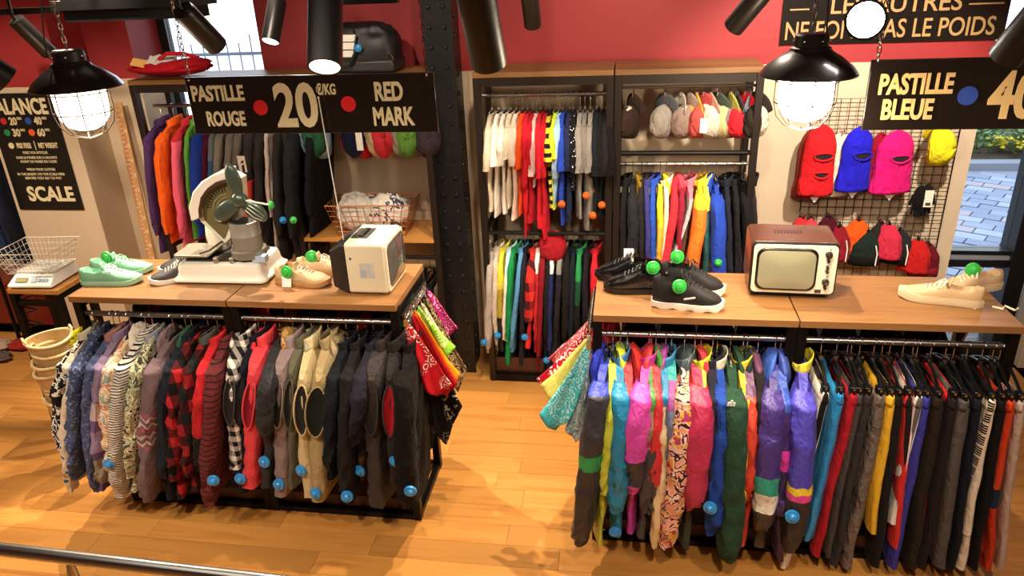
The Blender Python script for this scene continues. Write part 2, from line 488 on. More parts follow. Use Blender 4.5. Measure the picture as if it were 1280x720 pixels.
# ------------------------------------------------------------------ column and ceiling pieces
colm = struct('column_1', bx((-1.135, 4.27, 0), (-1.0, 4.5, 3.3)).box((-1.155, 4.262, 0), (-.985, 4.275, 3.3)), P('#1d1d1f', .38, .3, vary=.3, bump=.15, bscale=30))
rme = None
for k in range(30):
    for (rx, ry, ang) in ((-1.115, 4.262, 0), (-1.03, 4.262, 0), (-1.0, 4.38, 1)):
        z = .06 + k * .108 + (.05 if ang else 0)
        if rme is None:
            o = MB().lathe([(.014, 0), (.0125, .006), (.008, .011), (0, .0125)], 10).build('rivet', P('#26262a', .3, .4), colm); rme = o.data
        else:
            o = bpy.data.objects.new('rivet', rme); COL.objects.link(o); o.parent = colm
        o.location = (rx, ry, z); o.rotation_euler = (math.pi / 2, 0, 0) if not ang else (0, math.pi / 2, 0)
struct('trim_1', bx((-.98, 4.585, 0), (-.88, 4.6, ZR)), wall_mat('cream_strip', '#d9c4a0'))
a0 = at(82, 28, Y=3.2); a1 = at(242, 22, Y=3.2)
cb = bx((a0.x, 3.2, a0.z), (a1.x, 3.34, 3.3)); cb.box((a0.x - .03, 3.17, a0.z + .05), (a1.x + .03, 3.37, a0.z + .09))
struct('trim_2', cb, P('#0c0a0a', .6))

# ------------------------------------------------------------------ shop furniture
TOPW = wood('table_boards', '#8f643a', '#704a27', 1.0, .4, 0, True, .1)
SHW = wood('shelf_boards', '#8a6238', '#6d4824', 1.0, .45, 0, True)
BRN = wood('brown_panel', '#4b2718', '#35190f', .8, .5, 0, False)


def clothes_rack(x0, w, y0, d, label, H=1.2):
    t = thing('clothes_rack', label, 'clothes rack', (x0, y0, 0), 0, 'steel clothes racks with wooden tops')
    p = .04
    nb = 4
    for i in range(nb):
        a = .004 + i * (d + .02) / nb
        bx((.003, a - .02, H - .03), (w - .003, a - .02 + (d + .02) / nb - .0012, H + R.uniform(-.0006, .0006))).build('top_board', TOPW, t, bevel=.001)
    for x in (0, w - p):
        for y in (0, d - p):
            b = bx((x + .001, y, .0), (x + p - .001, y + p, H - .032 + (.012 if y == 0 else 0)))
            if y == 0: b.box((x + .008, -.006, H - .05), (x + p - .008, .0, H - .022))
            b.build('post', BLKMET, t, bevel=.002)
    for y in (.0, d - p):
        bx((p, y + .005, .0), (w - p, y + .035, .03)).build('bottom_rail', BLKMET, t)
    for x in (.005, w - .035): bx((x, p, .0), (x + .03, d - p, .03)).build('bottom_rail', BLKMET, t)
    for x in (.005, w - .035): bx((x, p, H - .07), (x + .03, d - p, H - .035)).build('top_rail', BLKMET, t)
    bx((p, .04, .032), (w - p, d - .02, .045)).build('bottom_shelf', BRN, t)
    bx((p, .036, .045), (w - p, .044, .1)).build('kick_panel', BRN, t)
    for y in (.026, d - .03):
        MB().tube([(p - .01, y, 1.097), (w - p + .01, y, 1.097)], .0125, 12).build('rail', RODM, t)
    return t


LX, LW, LY, LD = -2.566, .793, 2.804, .457
RX, RW, RY = -.131, .815, 2.763
clothes_rack(LX, LW, LY, LD, 'left bay of the left rack, wooden top carrying the old white scale')
clothes_rack(LX + LW, LW, LY, LD, 'right bay of the left rack, wooden top carrying the cream television')
clothes_rack(RX, RW, RY, LD, 'rack bay of bright windbreakers under the black trainers and brown television')
clothes_rack(RX + RW, RW, RY, LD, 'rack bay of hanging trousers under the cream trainers')


def shelf_unit(x0, w, y0, d, label, H=1.98, bars=(), boards=()):
    t = thing('shelf_unit', label, 'shelving unit', (x0, y0, 0), 0, 'tall steel wall units')
    p = .04
    for i in range(3):
        bx((.002, i * d / 3, H - .028), (w - .002, (i + 1) * d / 3 - .0012, H)).build('top_board', SHW, t, bevel=.001)
    for x in (0, w - p):
        for y in (0, d - p): bx((x + .001, y, 0), (x + p - .001, y + p, H - .03)).build('post', P('#2a211c', .42, .4), t, bevel=.002)
    for y in (.004, d - p):
        bx((p, y, H - .075), (w - p, y + .03, H - .03)).build('top_rail', P('#2a211c', .42, .4), t)
        bx((p, y, .0), (w - p, y + .03, .05)).build('bottom_rail', BLKMET, t)
    for x in (.005, w - .035):
        bx((x, p, H - .075), (x + .03, d - p, H - .03)).build('side_rail', BLKMET, t)
        bx((x, p, .0), (x + .03, d - p, .05)).build('side_rail', BLKMET, t)
        bx((x, p, 1.02), (x + .03, d - p, 1.05)).build('side_rail', BLKMET, t)
    bx((p, .04, .05), (w - p, d - .03, .065)).build('bottom_shelf', BRN, t)
    bx((p, .034, .065), (w - p, .042, .16)).build('kick_panel', BRN, t)
    for (y, z, r) in bars: MB().tube([(.02, y, z), (w - .02, y, z)], r, 10).build('rail', BLKMET if y < .05 else RODM, t)
    for (z, m) in boards:
        for i in range(3): bx((.03, .0 + i * d / 3, z - .022), (w - .03, (i + 1) * d / 3 - .001, z)).build('shelf_board', m, t)
    return t


SX, SW, SY, SD = -.871, .785, 4.168, .38
OAKB = wood('light_shelf_boards', '#b98244', '#94602a', 1.0, .4, 0, True)
shelf_unit(SX, SW, SY, SD, 'tall wall unit of T-shirts just right of the riveted column', bars=((.17, 1.83, .011), (.03, 1.03, .012), (.17, .985, .011)))
shelf_unit(SX + SW + .004, SW, SY, SD, 'tall wall unit with caps above jackets, left of the balaclavas', bars=((.10, 1.87, .008), (.04, 1.515, .014), (.17, 1.42, .011)))
shelf_unit(-2.98, .92, SY, SD, 'tall wall unit of sweatshirts behind the old white scale', bars=((.17, 1.80, .011),))
shelf_unit(-2.056, .92, SY, SD, 'tall wall unit with a wire basket, just left of the column', bars=((.17, 1.86, .010), (.04, .86, .012), (.17, .80, .011)), boards=((.99, OAKB),))
# perforated strips on the front bars
for (x, z, w_) in ((SX + .06, 1.9, .66), (SX + SW + .06, 1.515, .66)):
    pass

# small table of the price scale
st = thing('side_table', 'small black framed table with wooden top under the price scale', 'table', (-3.37, 3.27, 0))
for i in range(2): bx((0, i * .135, .975), (.31, i * .135 + .134, 1.0)).build('top_board', OAKB, st, bevel=.001)
for x in (0, .275):
    for y in (0, .235): bx((x, y, 0), (x + .035, y + .035, .975)).build('leg', BLKMET, st)
for a, b in (((.035, .005, .90), (.275, .03, .93)), ((.035, .24, .94), (.275, .265, .97)), ((.005, .035, .94), (.03, .235, .97)), ((.28, .035, .94), (.305, .235, .97))): bx(a, b).build('rail', BLKMET, st)
# ------------------------------------------------------------------ hangers
def hanger_proto(clip, hw=.19):
    r = bpy.data.objects.new('coat_hanger', None); COL.objects.link(r)
    hk = [(0, .017 * math.sin(q), .0 + .017 * math.cos(q)) for q in [math.radians(a) for a in range(-70, 200, 27)]]
    hk = [(0, p[1], p[2] - .003) for p in hk] + [(0, .0, -.045), (0, 0, -.075)]
    MB().tube(hk, .0022, 6).build('hook', CHROME, r)
    m = MB()
    if clip:
        m.tube([(0, 0, -.06), (0, 0, -.085)], .008, 6)
        m.tube([(0, -hw, -.135), (0, -hw * .6, -.105), (0, -.03, -.085), (0, .03, -.085), (0, hw * .6, -.105), (0, hw, -.135)], .007, 6)
        m.build('bar', HANG, r)
        for y in (-hw + .015, hw - .015):
            b = bx((-.014, y - .018, -.185), (.014, y + .018, -.125)); b.build('clip', HANG, r, bevel=.004)
            MB().box((-.0165, y - .006, -.165), (.0165, y + .006, -.148)).box((-.004, y - .02, -.140), (.004, y - .017, -.13)).build('spring', CHROME, r)
        MB().box((-.009, -.008, -.082), (.009, .008, -.068)).build('collar', CHROME, r)
    else:
        m.tube([(0, -hw + .02, -.182), (0, -hw * .55, -.142), (0, -.035, -.095), (0, .035, -.095), (0, hw * .55, -.142), (0, hw - .02, -.182)], [.005, .007, .008, .008, .007, .005], 6)
        m.build('bar', HANG, r)
        MB().box((-.007, -.007, -.085), (.007, .007, -.07)).build('collar', CHROME, r)
    return r


HP = {}


def hanger(clip, loc, rz, label, group, hw=.19):
    k = (clip, hw)
    if k not in HP:
        HP[k] = hanger_proto(clip, hw); r = HP[k]; r.location = loc; r.rotation_euler = (0, 0, rz); r['label'] = label
    else: r = dup(HP[k], loc, rz, label)
    r['category'] = 'hanger'; r['group'] = group
    return r


# ------------------------------------------------------------------ garments (origin: where the hook meets the rail; width along y, thickness along x)
ZN = -.10


def ztop(y, slope, hw):
    a = abs(y); return ZN - slope * max(0, a - .05) - .10 * max(0, (a - hw * .8)) / max(hw * .2, .01) * .18


def torso(mb, hw, L, th, seed, wr=.012, slope=.42, flare=1.0, lean=0, NT_=30, NZ=20, quilt=0, mi=0, taper=0):
    """closed hanging body from the shoulder line down to z = -L"""
    def fn(u, v):
        q = 2 * math.pi * u; c = math.cos(q); s_ = math.sin(q)
        h = hw * (1 + (flare - 1) * v)
        y = h * math.copysign(abs(c) ** .75, c)
        zt = ztop(y * hw / h, slope, hw)
        hem = -L + .012 * nz(y * 8, 3, seed) + .018 * nz(y * 3, 1, seed + 5)
        z = zt + (hem - zt) * v
        T0 = min(.02, th * .8); T = T0 + (th - T0) * min(1, v / .1) ** .6 * (1 - taper * max(0, v - .6))
        x = T * math.copysign(abs(s_) ** .6, s_)
        A = wr * min(1, v * 1.6 + .15)
        x += A * .8 * ridge(y * 5 + z * 2, z * 5, math.copysign(1, s_), seed) * min(1, T / .012)
        x += A * 1.5 * nz(y * 9, z * 1.6, seed) + A * .5 * nz(y * 22, z * 3.5, seed + 2) + A * .8 * nz(x * 40, z * 6, seed + 9)
        if quilt: x += math.copysign(quilt * abs(math.sin((z + .02 * nz(y * 5, 0, seed)) * math.pi / .085)) ** .5, s_)
        y += .008 * nz(x * 20, z * 5, seed + 3)
        if quilt: y += math.copysign(quilt * .8 * abs(math.sin(z * math.pi / .085)) ** .5 * abs(c), c)
        x += lean * max(0, -z - .2)
        return Vector((x, y, z))
    mb.grid(fn, NT_, NZ, mi, True)
    for v0, fl in ((0, 0), (NZ, 1)):       # close shoulder seam and hem
        o = len(mb.v) - NT_ * (NZ + 1) + v0 * NT_
        for j in range(NT_ // 2):
            a, b = o + j, o + j + 1; c, d = o + (NT_ - j - 1), o + (NT_ - j) % NT_
            if len({a, b, c, d}) >= 3:
                f = tuple(dict.fromkeys((a, b, c, d))); mb.f.append(f); mb.m.append(mi)
    return mb


def sleeve(mb, sg, hw, slope, L, seed, rx=.042, ry=.052, wr=.007, out=.03, lean=0, dx=0, N=16, K=30, mi=0, quilt=0):
    zs = ztop(hw * .92, slope, hw)
    ctrl = [(hw - .07, zs + .025, .62), (hw - .015, zs - .01, .95), (hw + out * .7, zs - .13 * L / .58, 1.0), (hw + out, zs - .33 * L / .58, .98), (hw + out * .7, zs - .48 * L / .58, .92), (hw + out * .3, zs - L, .84)]
    if L < .3: ctrl = [(hw - .07, zs + .02, .5), (hw - .01, zs - .03, 1), (hw + out, zs - L * .55, 1.08), (hw + out, zs - L, 1.12)]

    def cv(t):
        f = t * (len(ctrl) - 1); i = min(int(f), len(ctrl) - 2); w_ = f - i; w_ = w_ * w_ * (3 - 2 * w_) * .5 + w_ * .5
        return [ctrl[i][k] + (ctrl[i + 1][k] - ctrl[i][k]) * w_ for k in range(3)]

    def fn(u, v):
        y, z, k = cv(v); q = 2 * math.pi * u
        k *= 1 - .22 * min(1, max(0, (v - .9) / .04)) * (L > .35)
        a = rx * k * math.copysign(abs(math.cos(q)) ** .75, math.cos(q)); b = ry * k * math.copysign(abs(math.sin(q)) ** .75, math.sin(q))
        w_ = wr * (.5 + v) * (1.3 * ridge(math.cos(q) * .8, z * 9 + math.sin(q) * .9, math.sin(q) * .8, seed) + .8 * ridge(math.cos(q) * 1.5, z * 22 + math.sin(q) * 1.7, math.sin(q), seed + 4) + .6 * nz(math.cos(q) * 1.5, z * 7, seed + 8))
        if quilt: w_ += quilt * abs(math.sin(z * math.pi / .085)) ** .5
        m_ = 1 + w_ / max(rx, .01)
        sw = .008 * nz(2, z * 5, seed + 11) * min(1, v * 2)
        return Vector((a * m_ + sw + lean * max(0, -z - .2) + dx * v * v, sg * (y + b * m_), z + .35 * a * (v - .5)))
    mb.grid(fn, N, K, mi, True)
    o = len(mb.v) - N; mb.f.append(tuple(range(o, o + N))); mb.m.append(mi)
    return mb


TAGB = P('#2c8fd6', .3, 0, .4); TAGG = P('#39b54a', .3, 0, .4); TAGO = P('#e0662a', .35, 0, .3)
TAGP = {}


def sec_tag(parent, loc_w, mat, r=.032, tilt=(0, 0)):
    """round security tag on the front edge of a garment"""
    key = (mat.name, r)
    if key not in TAGP:
        m = MB().lathe([(r, 0), (r, .006), (r * .93, .011), (r * .6, .012), (r * .52, .018), (r * .3, .024), (0, .026)], 20)
        o = m.build('security_tag', mat, parent, sharp=25); TAGP[key] = o.data
    else:
        o = bpy.data.objects.new('security_tag', TAGP[key]); COL.objects.link(o); o.parent = parent
    p = Vector(loc_w) - Vector(parent.location); rz = parent.rotation_euler.z
    p = Matrix.Rotation(-rz, 3, 'Z') @ p
    o.location = p; o.rotation_euler = (math.pi / 2 + tilt[0], 0, tilt[1] - rz)
    return o


def surf_y(t, xw, zw):
    """front-most y (world) of thing t near (xw, zw)"""
    rz = t.rotation_euler.z; best = None; c, s_ = math.cos(rz), math.sin(rz)
    for ch in t.children:
        if ch.type != 'MESH': continue
        for v in ch.data.vertices:
            x = t.location.x + v.co.x * c - v.co.y * s_; z = t.location.z + v.co.z
            if abs(x - xw) < .04 and abs(z - zw) < .05:
                y = t.location.y + v.co.x * s_ + v.co.y * c
                if best is None or y < best: best = y
    return best


def collar(mb, seed, h=.045, lean=0, mi=0):
    def fn(u, v):
        q = 2 * math.pi * u
        return Vector(((.034 + .008 * v) * math.cos(q) + .004 * nz(q, v * 3, seed), (.066 + .012 * (1 - v)) * math.sin(q), ZN - .02 + h * v + .02 * math.cos(q) * v + .006 * nz(q * 2, v, seed)))
    return mb.grid(fn, 18, 4, mi, True)


def hood(mb, seed, sg=1, size=1.0, mi=0):
    def fn(u, v):
        q = 2 * math.pi * u; a = math.pi * v
        x = sg * (.012 + .032 * size * math.sin(a)) + .028 * size * math.cos(q) * math.sin(a)
        y = .095 * size * math.sin(q) * math.sin(a) ** .7
        z = ZN + .035 - .09 * size + .10 * size * math.cos(a) + .012 * nz(q, a * 2, seed)
        return Vector((x + .008 * nz(q * 2, a * 3, seed + 1), y, z))
    return mb.grid(fn, 18, 10, mi, True)


USED = set()


def garment(kind, hook, rz, L, mat, label, cat, group, seed, hw=.19, th=.026, lean=0, sl=None, slen=.56, srx=.042, out=.03, hoodm=None, collm=None, flare=1.0, quilt=0, wr=.012, slope=.42, dx=0, trim=None, lining=None, low=False, name=None, band=None):
    assert label not in USED, label
    USED.add(label)
    t = thing(name or kind, label, cat, hook, rz, group)
    q1, q2 = (20, 12) if low else (30, 20)
    sl = sl or mat
    if kind in ('jacket', 'tshirt', 'vest'):
        m = torso(MB(), hw, L, th, seed, wr, slope, flare, lean, q1, q2, quilt)
        m.build('body', mat, t, sharp=60)
    if kind == 'jacket':
        for sg in (-1, 1):
            if low and sg > 0: continue
            sleeve(MB(), sg, hw, slope, slen * R.uniform(.96, 1.03), seed + sg, srx * .78, srx * 1.3, .008 if not low else .005, out, lean, dx if sg < 0 else 0, 10 if low else 18, 14 if low else 32, 0, quilt * .8).build('sleeve', sl, t, sharp=60)
        if not hoodm: collar(MB(), seed).build('collar', collm or mat, t, sharp=60, solid=.004)
    if kind == 'tshirt':
        for sg in (-1, 1):
            sleeve(MB(), sg, hw, slope, slen, seed + sg, srx, srx * 1.5, .006, out, lean, dx if sg < 0 else 0, 10, 8).build('sleeve', sl, t, sharp=60)
        MB().grid(lambda u, v: Vector((.016 * math.cos(6.283 * u), .07 * math.sin(6.283 * u), ZN - .012 + .016 * v)), 14, 2, 0, True).build('neckband', collm or mat, t, solid=.003)
    if kind == 'vest':
        # arm opening on the near and the far side: rim, and the lining seen inside
        for sg in (-1, 1):
            zc = ztop(hw, slope, hw) - .15
            pts = []
            for k in range(22):
                q = 2 * math.pi * k / 22
                z = zc + .125 * math.cos(q); x = th * .8 * math.sin(q) * (1 + .12 * math.cos(q))
                pts.append((x + lean * max(0, -z - .2), sg * (hw + .012 + .018 * math.sin(q) ** 2 - .01 * math.cos(q)), z))
            MB().tube(pts, .004, 6, closed=True).build('armhole_trim', trim or mat, t)
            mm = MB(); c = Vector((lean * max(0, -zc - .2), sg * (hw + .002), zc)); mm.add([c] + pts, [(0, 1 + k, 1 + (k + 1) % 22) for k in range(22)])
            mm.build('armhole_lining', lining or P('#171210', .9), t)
        collar(MB(), seed, .06).build('collar', collm or mat, t, sharp=60, solid=.006)
    if hoodm: hood(MB(), seed, 1 if seed % 2 else -1, 1.0).build('hood', hoodm, t, sharp=60)
    if band:
        m = MB(); m.grid(lambda u, v: Vector(((th + .014) * math.copysign(abs(math.sin(6.283 * u)) ** .7, math.sin(6.283 * u)) + lean * max(0, L - .2 - .05 * v), (hw * flare + .008) * math.copysign(abs(math.cos(6.283 * u)) ** .8, math.cos(6.283 * u)), -L + .05 - .06 * v)), 26, 2, 0, True)
        m.build('hem_band', band, t, sharp=60)
    return t


def trousers(hook, rz, L, mat, label, group, seed, lean=0, hw=.17, th=.024, waist=None, cuff=None, low=False, zw=-.155, wr=.008, name='trousers'):
    assert label not in USED, label
    USED.add(label)
    t = thing(name, label, 'trousers', hook, rz, group)
    NTn, NZn = (16, 12) if low else (22, 18)

    def leg(sg):
        def fn(u, v):
            q = 2 * math.pi * u; z = zw - .03 + (-L - zw + .03) * v
            yc = sg * (hw * .5 - .002 + .01 * v); ry = hw * .52 * (1 - .30 * v); rx = th * (1 - .2 * v)
            c, s_ = math.cos(q), math.sin(q)
            x = rx * math.copysign(abs(c) ** .8, c) + wr * (.3 + v) * nz(s_ * 1.2, z * 4, seed + sg) * 1.4 + .5 * wr * nz(s_ * 3, z * 9, seed)
            y = yc + ry * math.copysign(abs(s_) ** .8, s_) + wr * .5 * nz(c * 2, z * 7, seed + 3)
            lx = lean * max(0, -z + zw) + .02 * nz(0, z * 1.5, seed) * v
            return Vector((x + lx, y, z + .01 * nz(q, 2, seed) * v))
        m = MB().grid(fn, NTn, NZn, 0, True); o = len(m.v) - NTn; m.f.append(tuple(range(o, o + NTn))); m.m.append(0)
        return m
    for sg in (-1, 1):
        if low and sg > 0: continue
        leg(sg).build('trouser_leg', mat, t, sharp=60)
        if cuff:
            zc = -L + cuff[1]
            m = MB().grid(lambda u, v: Vector(((th * .86 + .006) * math.cos(6.283 * u) + lean * (-zc + zw + .04 * v), sg * (hw * .5 + .008) + (hw * .40 + .006) * math.sin(6.283 * u), zc - .045 * v)), 18, 2, 0, True)
            m.build('cuff_band', cuff[0], t)
    m = MB().grid(lambda u, v: Vector((((th + .002) * (.55 + .45 * min(1, v * 2))) * math.copysign(abs(math.cos(6.283 * u)) ** .7, math.cos(6.283 * u)) + .003 * nz(u * 30, v, seed), (hw + .002) * math.sin(6.283 * u), zw + .005 - .045 * v)), 24, 3, 0, True)
    m.build('waistband', waist or mat, t, sharp=60, solid=.003)
    return t
# ------------------------------------------------------------------ rows of clothes
def row(rows, rodY, rodZ, place, group, clip=False, hang_label='', hang_group='', low=False, first='', last='', seed0=0, hangers=True, rzr=5, post=''):
    """each row: kind, (u, v) a photo point on its front edge, (uh, vh) its hem there, material, description, short name, tags, options"""
    out = []
    for i, rw in enumerate(rows):
        kind, u, v, uh, vh, mat, desc, short, tags, opt = rw
        opt = dict(opt); hw = opt.get('hw', .17 if kind == 'trousers' else .19)
        yf = rodY - hw - (.05 if kind == 'jacket' else .01)
        a = at(u, v, Y=yf); b = at(uh, vh, Y=rodY - hw)
        lean = (b.x - a.x) / max(.1, a.z - b.z); lean = max(-.3, min(.3, lean))
        rz = math.radians(opt.pop('rz', R.uniform(-rzr, rzr)))
        ref = .155 if kind == 'trousers' else .2
        hx = a.x - lean * max(0, (rodZ - a.z) - ref) - hw * math.sin(rz)
        L = rodZ - b.z
        lb = opt.pop('label', None)
        if lb is None:
            p = rows[i - 1][7] if i else first; n = rows[i + 1][7] if i + 1 < len(rows) else last
            lb = f'{desc} between {p} and {n}' if p and n else (f'{desc} beside {n or p}' )
        if len(lb.split()) > 16: lb = f'{desc} next to {p or n}'
        hook = (hx, rodY, rodZ)
        if kind == 'trousers': t = trousers(hook, rz, L, mat, lb, group, seed0 + i, lean, low=low, **opt)
        else:
            cat = opt.pop('cat', {'jacket': 'jacket', 'tshirt': 'T-shirt', 'vest': 'vest'}[kind])
            nm = opt.pop('name', {'tshirt': 't_shirt', 'vest': 'padded_vest'}.get(kind, kind))
            t = garment(kind, hook, rz, L, mat, lb, cat, group, seed0 + i, lean=lean, low=low, name=nm, **opt)
        for (tu, tv, tm) in tags:
            yy = rodY - hw - .03
            for _ in range(3):
                p = at(tu, tv, Y=yy); s_ = surf_y(t, p.x, p.z)
                if s_ is not None: yy = s_ - .002
            p = at(tu, tv, Y=yy)
            sec_tag(t, p, tm, .022 if low else .029, (R.uniform(-.2, .2), R.uniform(-.3, .3)))
        if hangers: hanger(clip, hook, rz, f'{hang_label} holding {short}', hang_group, round(min(hw, .19) - .02, 2))
        out.append(t)
    return out


B_, G_, O_ = TAGB, TAGG, TAGO
PUFF = dict(quilt=.012, th=.034, wr=.010)
nav = '#23252f'
LROW1 = [
 ('jacket', 74, 470, 82, 575, F('bl', 24, ['#191817', '#191817', '#d8d0c4', '#191817']), 'black and white spotted fleece', 'the spotted fleece', [], dict(hoodm=F('bl', 40, ['#e8e020', '#e8e020', '#2b2a10']), slen=.5)),
 ('jacket', 84, 560, 95, 600, F('dot', '#cdbfa8', '#3b5878', 16, .2), 'cream fleece with dark star print', 'the cream star fleece', [], dict(slen=.72, srx=.036)),
 ('jacket', 91, 480, 98, 572, F('bl', 60, ['#3f4968', '#465070', '#39425e', '#7c84a0']), 'slate blue nordic fleece', 'the slate blue fleece', [], dict(slen=.62, srx=.045)),
 ('jacket', 110, 480, 124, 596, F('bl', 55, ['#3c4566', '#4d5576', '#444c6c', '#6c7290']), 'faded blue patterned fleece', 'the faded blue fleece', [], dict(slen=.74, collm=S('#a8746c'))),
 ('jacket', 121, 480, 134, 600, F('b', .0, [(0, '#8a7590'), (.33, '#b9a4a0'), (.42, '#6d5480'), (.48, '#8f7a9c'), (.60, '#5b4470'), (.64, '#8a7c6c'), (.80, '#54406a')]), 'lilac fleece with purple bands', 'the lilac fleece', [], dict(slen=.7)),
 ('jacket', 133, 480, 146, 600, F('bl', 18, ['#d8b890', '#efe2c4', '#cf8a6a', '#e8dcc8', '#9aa890']), 'cream and peach flowered fleece', 'the flowered fleece', [(137, 579, B_)], dict(hoodm=S('#e8dccb'), slen=.6)),
 ('jacket', 149, 480, 152, 606, F('st', '#d6d0c4', '#1f1e22', .0135, .36), 'black and white striped top', 'the striped top', [], dict(slen=.78, srx=.05)),
 ('jacket', 166, 480, 170, 614, F('bl', 26, ['#4a5140', '#c9c0a0', '#8a9068', '#e0d4b4', '#3a3b35']), 'green and cream leaf print fleece', 'the leaf print fleece', [], dict(collm=F('bl', 20, ['#b8a888', '#7890a0', '#c98868']), slen=.6)),
 ('jacket', 188, 480, 192, 612, F('zig', '#6e5a5e', ['#b49696', '#a4505e', '#c0a8a4'], .10, (-.36, -.56)), 'mauve nordic fleece with zigzag rows', 'the mauve fleece', [], dict(slen=.74, srx=.056, hoodm=S('#8a7078'))),
 ('jacket', 206, 520, 212, 626, S('#20222c'), 'dark navy fleece', 'the dark navy fleece', [], dict(slen=.6)),
 ('jacket', 217, 480, 224, 622, F('pl', '#171415', '#5a1a1c', '#b0252a', .11), 'red and black tartan fleece', 'the red tartan fleece', [], dict(slen=.62, hoodm=S('#2f5a40'))),
 ('jacket', 232, 480, 242, 618, F('pl', '#1c2220', '#3d1719', '#8a2226', .12), 'dark green and red tartan fleece', 'the dark green tartan fleece', [], dict(slen=.6, collm=S('#4d5048'))),
 ('jacket', 247, 470, 256, 610, F('b', 0, [(0, '#c0262c'), (.30, '#b0242a'), (.48, '#1d1a1b'), (.70, '#241c1c')]), 'red fleece with black lower half', 'the red and black fleece', [], dict(slen=.55)),
 ('jacket', 263, 480, 268, 618, F('st', '#6a2c2e', '#2a1f20', .028, .22), 'dark brown fleece with thin red stripes', 'the thin striped fleece', [(267, 600, B_)], dict(slen=.72, srx=.05)),
]
LROW2 = [
 ('vest', 288, 480, 293, 588, F('pl', '#1d1b1c', '#9a948c', '#eee8dc', .055), 'black and white checked hooded vest', 'the checked vest', [], dict(hoodm=F('pl', '#1d1b1c', '#9a948c', '#eee8dc', .055), band=S('#1a2233'), trim=S('#4a4845'), **PUFF)),
 ('vest', 300, 560, 300, 618, S('#171923'), 'black vest with navy hem', 'the black navy vest', [], dict(th=.03)),
 ('vest', 314, 480, 309, 612, S('#e23b46', shine=.15), 'coral red padded vest', 'the coral vest', [(301, 598, B_)], dict(hoodm=S('#d8394a'), hw=.20, trim=S('#e8505a'), lining=S('#8a1c28'), **PUFF)),
 ('jacket', 331, 500, 332, 606, S('#1c1b1f', shine=.1), 'black jacket with tan fur hood', 'the fur hooded jacket', [(331, 577, B_)], dict(hoodm=F('bl', 30, ['#b98a4a', '#dcae6a', '#8a6030']), slen=.3, quilt=.008)),
 ('vest', 348, 490, 349, 622, S('#8a7673', shine=.1), 'rose grey padded vest', 'the rose grey vest', [(349, 605, B_)], dict(collm=S('#9a8684'), trim=S('#94807c'), **PUFF)),
 ('vest', 362, 500, 364, 612, S('#63604c'), 'olive padded vest', 'the olive vest', [], dict(hoodm=F('bl', 24, ['#a8a088', '#8a8468']), th=.028)),
 ('vest', 377, 500, 384, 622, S('#cdb98a'), 'pale cream padded vest', 'the pale cream vest', [(377, 588, B_)], dict(hw=.215, th=.04, wr=.016, collm=S('#d8c898'))),
 ('vest', 396, 500, 396, 628, S('#a8946a'), 'khaki vest with large arm openings', 'the khaki vest', [(395, 616, B_)], dict(hw=.22, th=.058, wr=.012, hoodm=S('#b3a077'), trim=S('#a08e66'), lining=S('#1e201a'))),
 ('jacket', 413, 490, 416, 600, S('#191b20'), 'black zipped jacket', 'the black zipped jacket', [], dict(slen=.5)),
 ('jacket', 431, 490, 436, 630, S('#221e1f'), 'long black brown jacket', 'the long brown jacket', [(434, 620, B_)], dict(slen=.66)),
 ('jacket', 446, 480, 448, 600, F('b', 0, [(0, '#26242e'), (.45, '#241f22'), (.6, '#5a3c28')]), 'navy jacket with brown lower panel', 'the navy brown jacket', [], dict(slen=.34)),
 ('vest', 464, 490, 470, 634, S('#2e2423', shine=.15), 'dark brown puffer vest', 'the brown puffer vest', [(450, 588, B_)], dict(hw=.2, quilt=.014, th=.042, collm=S('#3a302e'))),
 ('vest', 486, 490, 492, 605, S('#2c2725'), 'dark vest with red lining', 'the red lined vest', [(494, 576, B_)], dict(hw=.2, th=.034, lining=S('#a81c2a'), trim=S('#433a38'))),
 ('jacket', 502, 500, 514, 634, S('#1a1614'), 'long charcoal parka at the end of the left rack', 'the charcoal parka', [(513, 613, B_)], dict(slen=.64, srx=.06, th=.035, hw=.2)),
]
LR = (2.83, 1.097)
row(LROW1, *LR, 'left rack', 'fleeces on the left rack', hang_label='black hanger with chrome hook', hang_group='hangers on the left rack', first='the rack post', last='the middle post', seed0=10)
row(LROW2, *LR, 'left rack', 'vests and jackets on the left rack', hang_label='black hanger with chrome hook', hang_group='hangers on the left rack', first='the middle post', last='the red bandana', seed0=40)

